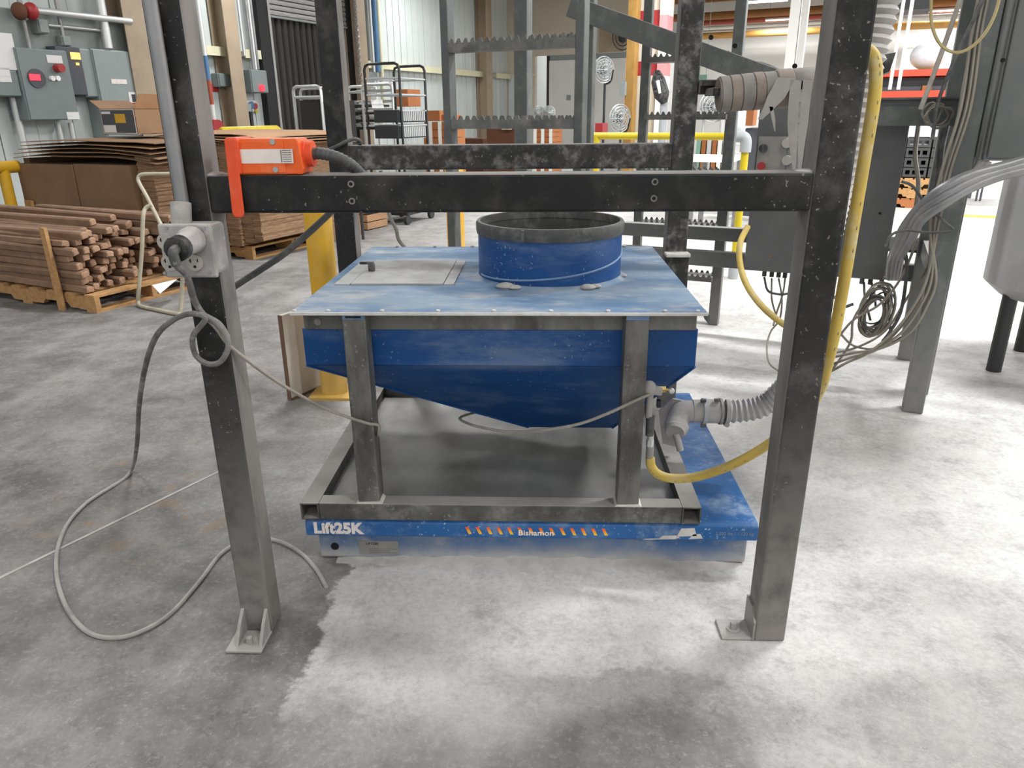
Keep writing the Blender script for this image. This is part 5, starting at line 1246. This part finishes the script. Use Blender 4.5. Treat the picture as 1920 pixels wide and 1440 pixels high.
for k in range(4): obj('tray_edge', MB(BM).box(f[0]+.03, f[1]+.05, 8.6, 8.64, .35+k*.18, .38+k*.18), 'emt', rk)
def carton(label, p0, p1, v, dep, m='boxbrown', strips=(), group=None, name='carton', layers=0):
    a, b = bv(p0[0], p0[1], v), bv(p1[0], p1[1], v)
    t = bthing(name, label, 'carton', ((a.x+b.x)/2, v+dep/2, a.z), group)
    if layers:
        for k in range(layers):
            z0 = a.z+(b.z-a.z)*k/layers; z1 = a.z+(b.z-a.z)*(k+1)/layers
            obj('layer', MB(BM).box(a.x+.008*((k*7) % 3-1), b.x, v, v+dep, z0, z1-.006), m, t)
    else: obj('box', MB(BM).box(a.x, b.x, v, v+dep, a.z, b.z), m, t, bevel=.004)
    for (x0, x1) in strips: obj('white_strip', MB(BM).box(bv(x0, p0[1], v).x, bv(x1, p0[1], v).x, v-.006, v, a.z, b.z), 'brightw', t)
    return t
carton('stack of brown cartons with two white strips left of the ladder', (802, 400), (838, 228), 9.2, .5, strips=((811, 817), (828, 834)), layers=12)
carton('single brown carton on top of the white-striped carton stack', (800, 227), (824, 207), 9.2, .4)
carton('small carton leaning on the carton stack top', (822, 227), (838, 215), 9.25, .4)
carton('brown carton standing high behind the black rack', (742, 200), (764, 167), 9.9, .35)
tg = bv(705, 200, 7.5); obj('paper_notice', MB(BM).prism([bv(698, 203, 7.6), bv(720, 203, 7.6), bv(716, 187, 7.75), bv(695, 187, 7.75)], (0, .004, 0)), 'paper', label='white paper notice propped on the black rack', cat='paper')

# ------------------------------------------------------------------ far end: fans, cartons, columns
def fan(name, label, c, v, rpx, pole_y, tilt=0.0, m='fan', base=True):
    q = bv(c[0], c[1], v); R = abs(bv(c[0]+rpx, c[1], v).x-q.x) if rpx else .3
    t = bthing(name, label, 'fan', (q.x, v, 0)); ax = Vector((math.sin(tilt), -math.cos(tilt), 0))
    for k, s_ in enumerate((1.0, .82, .6, .36)):
        for o in (-1, 1): obj('guard_ring', MB(BM).torus((q.x+ax.x*.07*o*(1.15-s_), v+ax.y*.07*o*(1.15-s_), q.z), ax, R*s_, .008, 24, 5), m, t, smooth=True)
    sp = MB(BM); pr_ = Vector((ax.y, -ax.x, 0))
    for k in range(16):
        a = math.pi*k/8; d = pr_*math.cos(a)+Vector((0, 0, 1))*math.sin(a); c0_ = Vector((q.x, v, q.z))
        sp.tube([c0_+ax*.085, c0_+ax*.05+d*R*.6, c0_+d*R], .005, 4)
    obj('guard_spokes', sp, m, t)
    obj('motor', MB(BM).cyl((q.x-ax.x*.16, v-ax.y*.16, q.z), (q.x+ax.x*.04, v+ax.y*.04, q.z), R*.28, 14), 'fandark', t, smooth=True)
    for k in range(3):
        a = 2*math.pi*k/3; d = pr_*math.cos(a)+Vector((0, 0, 1))*math.sin(a); n2 = ax.cross(d); c0_ = Vector((q.x, v, q.z))
        obj('blade', MB(BM).prism([c0_+d*R*.15-n2*R*.1, c0_+d*R*.85-n2*R*.28+ax*.02, c0_+d*R*.9+n2*R*.2-ax*.02, c0_+d*R*.15+n2*R*.12], ax*.006), 'pvc', t)
    if pole_y is not None:
        obj('pole', MB(BM).cyl((q.x, v+.1, .05), (q.x, v+.1, q.z-R*.9), .025, 10), 'fandark', t, smooth=True)
        obj('yoke', MB(BM).tube(catmull([(q.x, v+.1, q.z-R*1.1), (q.x+R*.5, v+.1, q.z-R*.85), (q.x+R*.75, v+.06, q.z)], 6), .018, 8), 'fandark', t, smooth=True)
        obj('base', MB(BM).lathe([(.3, 0), (.3, .03), (.06, .06), (.03, .12)], (q.x, v+.1, 0), 20), 'fandark', t, smooth=True)
    else: obj('stand', MB(BM).tube([(q.x-R*.7, v, 0), (q.x-R*.6, v, q.z-R*.6), (q.x+R*.6, v, q.z-R*.6), (q.x+R*.7, v, 0)], .02, 8), m, t)
    return t
fan('pedestal_fan', 'tall pedestal fan against the white partition wall', (1132, 131), 15.0, 22, 240, .95)
fan('pedestal_fan', 'lower pedestal fan left of the ochre column', (1162, 222), 15.2, 24, 250, 1.0)
fan('drum_fan', 'left one of two low round fans in front of the dark doorway', (1011, 212), 14.5, 11, None, 0)
fan('drum_fan', 'right one of two low round fans in front of the dark doorway', (1029, 211), 14.5, 11, None, .3)
fan('drum_fan', 'large round fan seen between the rear right post and the tape spool', (1338, 200), 11.5, 28, None, .5)
q = bv(1167, 70, PV-.3); t = bthing('wall_fan', 'dark round wall fan high beside the ochre column', 'fan', (q.x, PV-.2, q.z))
for s_ in (1, .7, .4): obj('guard_ring', MB(BM).torus((q.x, PV-.3, q.z), (.75, -.6, 0), .3*s_, .014, 20, 5), 'fandark', t, smooth=True)
obj('motor', MB(BM).cyl((q.x, PV-.05, q.z), (q.x, PV-.3, q.z), .1, 12), 'fandark', t, smooth=True)
q = bv(1172, 160, 15.6)
def colmn(nm, lab, x0, x1, v, dep, segs):
    a, b = bv(x0, 160, v).x, bv(x1, 160, v).x
    t = bthing(nm, lab, 'column', ((a+b)/2, v, 0))
    for (m, y0, y1) in segs:
        z0 = 0 if y1 is None else bv((x0+x1)/2, y1, v).z; z1 = CEIL if y0 is None else bv((x0+x1)/2, y0, v).z
        obj('column_section', MB(BM).box(a, b, v, v+dep, z0, z1), m, t)
    return t
colmn('column', 'ochre steel column right of the white partition wall', 1172, 1187, 16.0, .3, (('orangew', None, None),))
colmn('column', 'beige column with two red bands behind the steps', 1188, 1230, 16.4, .5, (('beige', None, 20), ('red', 20, 72), ('beige', 72, 115), ('red', 115, 142), ('beige', 142, None)))
colmn('column', 'white column edge with one faded pink band', 1230, 1244, 16.3, .5, (('white', None, 28), ('pink', 28, 62), ('brightw', 62, 117), ('pink', 117, 142), ('brightw', 142, None)))
colmn('column', 'broad white column beside the right front post', 1466, 1484, 14.0, .3, (('brightw', None, None),))
colmn('column', 'slim white pipe column right of the broad white column', 1488, 1499, 14.0, .2, (('white', None, None),))
q = bv(1174, 163, 15.9); obj('outlet_cover', MB(BM).box(bv(1162, 163, 15.9).x, bv(1173, 163, 15.9).x, 15.85, 15.98, bv(1170, 179, 15.9).z, bv(1170, 153, 15.9).z), 'wallg', label='grey box on the left side of the ochre column', cat='electrical box')
# oval mirror-like fan head on a stand
q = bv(1238, 165, 12.0); t = bthing('tower_fan', 'glossy black oval fan head on a grey pole', 'fan', (q.x, 12, 0))
obj('head', MB(BM).tube([(q.x-.09, 12.1, q.z+.24), (q.x-.05, 12.05, q.z+.1), (q.x+.03, 12.0, q.z-.1), (q.x+.08, 12.0, q.z-.22)], .1, 16, [.05, .11, .12, .05]), 'blackplastic', t, smooth=True)
obj('white_streak', MB(BM).tube([(q.x-.02, 11.9, q.z+.1), (q.x+.03, 11.88, q.z-.08)], .03, 10, [.03, .02]), 'brightw', t, smooth=True)  # short white streak set on the front of the black head
obj('pole', MB(BM).cyl((q.x+.06, 12.05, 0), (q.x+.06, 12.05, q.z-.2), .06, 12), 'pvc', t, smooth=True)
carton('brown carton stack with three white strips below the two round fans', (1000, 330), (1037, 238), 14.3, .5, strips=((1000, 1006), (1014, 1020), (1029, 1035)), layers=10)
carton('dark brown carton, left one of a pair by the ladder', (914, 330), (941, 240), 14.0, .6, 'boxdark')
carton('dark brown carton, right one of a pair by the ladder', (942, 330), (968, 238), 14.0, .6, 'boxdark')
carton('small yellowish carton on the pair of dark cartons', (940, 243), (956, 234), 13.9, .2, 'cream')
carton('low dark carton at the foot of the white wall, left of the ladder pair', (858, 330), (905, 260), 15, .5, 'boxdark')
carton('orange carton high between tape spool and cabinet', (1397, 236), (1414, 205), 9.5, .3)
carton('red lidded tub beside the pedestal fan', (1115, 262), (1130, 231), 13, .3, 'red', name='tub')
# table with white top, dark cabinet, green sign
a, b = bv(1295, 296, 8.0), bv(1374, 296, 8.0)
t = bthing('work_table', 'white-topped work table behind the rear right post', 'table', ((a.x+b.x)/2, 8.3, 0))
obj('top', MB(BM).box(a.x-.1, b.x, 8.0, 8.7, a.z-.04, a.z), 'brightw', t)
for u in (a.x, b.x-.05):
    for v in (8.05, 8.62): obj('leg', MB(BM).box(u, u+.05, v, v+.05, 0, a.z-.04), 'emt', t)
for k in range(6):
    x = 1305+k*10; m = ('green', 'boxbrown', 'silver', 'boxbrown', 'brightw', 'silver')[k]
    q = bv(x, 280, 9.4); obj('bundled_part', MB(BM).box(q.x, q.x+.05, 9.4, 9.6, bv(x, 300, 9.4).z-.3, bv(x, 262, 9.4).z), m, label=('pale green', 'first brown', 'first silver', 'second brown', 'white', 'second silver')[k]+' upright part in the row behind the white table', cat='part', group='upright parts behind the table')
a, b = bv(1389, 330, 9.8), bv(1420, 240, 9.8)
t = bthing('storage_cabinet', 'dark blue-grey cabinet left of the control cabinet', 'cabinet', (a.x, 9.8, 0)); obj('body', MB(BM).box(a.x, b.x+.3, 9.8, 10.3, 0, b.z), 'darkgreyfab', t, bevel=.01); obj('door', MB(BM).box(a.x+.02, b.x+.28, 9.785, 9.8, .08, b.z-.03), 'darkgreyfab', t)
a, b = bv(1368, 262, 10.5), bv(1396, 206, 10.5)
obj('white_sack', MB(BM).sphere(((a.x+b.x)/2, 10.6, (a.z+b.z)/2), .2, 14, 9, (.6, .6, 1.1)), 'film', smooth=True, label='white sack left of the orange carton', cat='sack')
a, b = bv(1308, 158, 22), bv(1326, 140, 22)
obj('hanging_sign', MB(BM).box(a.x, b.x, 22, 22.05, a.z, b.z).box(a.x+.03, a.x+.04, 22.02, 22.03, b.z, CEIL).box(b.x-.04, b.x-.03, 22.02, 22.03, b.z, CEIL), 'green', label='pale green board hanging right of the rear right post', cat='sign')
a, b = bv(1330, 160, 24), bv(1365, 118, 24)
obj('wall_board', MB(BM).box(a.x-1, b.x, 24, 24.05, 0, b.z), 'brightw', label='large white board on the far side of the hall', cat='board')
a, b = bv(1310, 130, 12), bv(1370, 140, 12)
obj('sagging_cable', MB().tube(catmull([BM @ bv(x, y, 9) for x, y in ((1255, 95), (1300, 108), (1325, 116), (1360, 122), (1420, 120), (1470, 140))], 8), .035, 8), 'cabled', smooth=True, label='thick grey cable sagging behind the diagonal rail', cat='cable')

# ------------------------------------------------------------------ right background: rack, wrapped bundle, pallets, table
RV = 13.0
a, b = bv(1640, 142, RV), bv(1800, 130, RV)
rk = bthing('pallet_rack', 'red-orange pallet rack behind the cables at the right', 'rack', ((a.x+b.x)/2, RV+.5, 0))
for y in (136, 176):
    z = bv(1730, y, RV).z
    for v in (RV, RV+1.0): obj('beam', MB(BM).box(a.x, b.x+.4, v, v+.06, z-.045, z+.045), 'rackred', rk)
    obj('shelf', MB(BM).box(a.x, b.x+.4, RV+.05, RV+1.0, z+.01, z+.03), 'wood', rk)
for u in (a.x, b.x+.4):
    for v in (RV, RV+1.0): obj('upright', MB(BM).box(u-.05, u+.05, v, v+.08, 0, 4.4), 'darkgreyfab', rk)
z = bv(1738, 145, RV).z; q0, q1 = bv(1706, 110, RV+.1), bv(1775, 110, RV+.1); zt2 = bv(1740, 78, RV+.1).z
obj('wrapped_bundle', MB(BM).sphere(((q0.x+q1.x)/2, RV+.4, (bv(1738, 132, RV).z+zt2)/2+.02), abs(q1.x-q0.x)/2, 20, 12, (1, .9, abs(zt2-bv(1738, 132, RV).z)/abs(q1.x-q0.x))), 'film', smooth=True, label='white film-wrapped round bundle on the red rack', cat='bundle')
obj('long_crate', MB(BM).box(a.x+.1, b.x, RV+.2, RV+.9, bv(1730, 171, RV).z, bv(1730, 145, RV).z), 'darkgreyfab', label='long dark crate under the wrapped bundle on the red rack', cat='crate')
carton('brown box on the lower shelf of the red rack', (1728, 171), (1748, 160), RV+.1, .3)
t_ = bv(1660, 115, 5.6)
obj('dark_hood', MB(BM).prism([bv(1652, 103, 5.6), bv(1680, 98, 5.6), bv(1668, 134, 5.6), bv(1652, 140, 5.6)], (0, .25, 0)), 'black2', label='dark tapered hood right of the yellow hose', cat='hood')
for k, (x0, x1) in enumerate(((1683, 1668), (1700, 1684))):
    q = bv(x1, 168, 8); obj('hanger_rod', MB(BM).cyl((q.x, 8, q.z), (q.x, 8, CEIL), .015, 8), 'brightw', label=('left', 'right')[k]+' of two pale hanger rods in front of the red rack', cat='rod', group='hanger rods')
gp_ = bz(1700, 390)
for k, (y, m, lab) in enumerate(((373, 'boxbrown', 'reddish lowest pallet of the stack at the right'), (354, 'wood', 'middle wooden pallet of the stack at the right'), (339, 'wood', 'top wooden pallet of the stack at the right'))):
    z = k*.13
    t = bthing('pallet', lab, 'pallet', (gp_.x+.05, gp_.y+.5, z), 'stacked pallets')
    pallet(t, gp_.x-.45, gp_.x+.5, gp_.y, gp_.y+.9, z, m, .125)
for r in range(4):
    for c in range(3):
        u = gp_.x-.42+c*.3; z = .4+r*.125
        t = bthing('crate', 'dark slotted crate on the right-hand pallets, %s row up, %s column' % (ORD[r], ('left', 'middle', 'right')[c]), 'crate', (u+.14, gp_.y+.3, z), 'dark crates on pallets')
        b_ = MB(BM).box(u, u+.28, gp_.y+.05, gp_.y+.6, z, z+.03); b_.box(u, u+.28, gp_.y+.05, gp_.y+.07, z+.085, z+.115)
        for k in range(4): b_.box(u+k*.0833, u+k*.0833+.03, gp_.y+.05, gp_.y+.07, z+.03, z+.085)
        obj('slatted_side', b_, 'blackcr', t)
        obj('side', MB(BM).box(u, u+.015, gp_.y+.07, gp_.y+.6, z+.03, z+.115).box(u+.265, u+.28, gp_.y+.07, gp_.y+.6, z+.03, z+.115).box(u+.015, u+.265, gp_.y+.585, gp_.y+.6, z+.03, z+.115), 'blackcr', t)
tq = bz(1835, 378)
t = bthing('folding_table', 'white folding table with thin legs at the far right', 'table', (tq.x, tq.y+.4, 0))
obj('top', MB(BM).box(tq.x-.6, tq.x+.9, tq.y, tq.y+.75, .7, .74), 'brightw', t)
for u in (tq.x-.03, tq.x+.02): obj('leg', MB(BM).cyl((u, tq.y+.06, 0), (u, tq.y+.06, .7), .014, 8), 'darkgreyfab', t)
for u in (tq.x+.75, tq.x+.8): obj('leg', MB(BM).cyl((u, tq.y+.66, 0), (u, tq.y+.66, .7), .014, 8), 'darkgreyfab', t)
obj('brace', MB(BM).cyl((tq.x-.4, tq.y+.06, .3), (tq.x+.02, tq.y+.06, .3), .01, 6), 'darkgreyfab', t)
# overhead pipework seen at the far right
q = bv(1730, 45, 24); obj('overhead_pipe', MB(BM).tube([(-1.5, 24, q.z), (4, 24, q.z)], .13, 12), 'ochrepipe', smooth=True, label='ochre overhead pipe above the wrapped bundle', cat='pipe')
q = bv(1730, 34, 23); obj('overhead_pipe', MB(BM).tube([(-1.5, 23, q.z), (4, 23, q.z)], .07, 12), 'whitepipe', smooth=True, label='pale overhead pipe just above the ochre one at the right', cat='pipe')
q = bv(1665, 15, 9); obj('unit_heater', MB(BM).box(bv(1668, 20, 9).x, bv(1745, 20, 9).x, 9, 9.5, bv(1665, 20, 9).z, bv(1665, 20, 9).z+.5).box(bv(1690, 20, 9).x, bv(1692, 20, 9).x, 9.2, 9.22, bv(1665, 20, 9).z+.5, CEIL), 'fandark', bevel=.02, label='dark overhead unit at the top right of the hall', cat='heater')
bpy.context.view_layer.update()
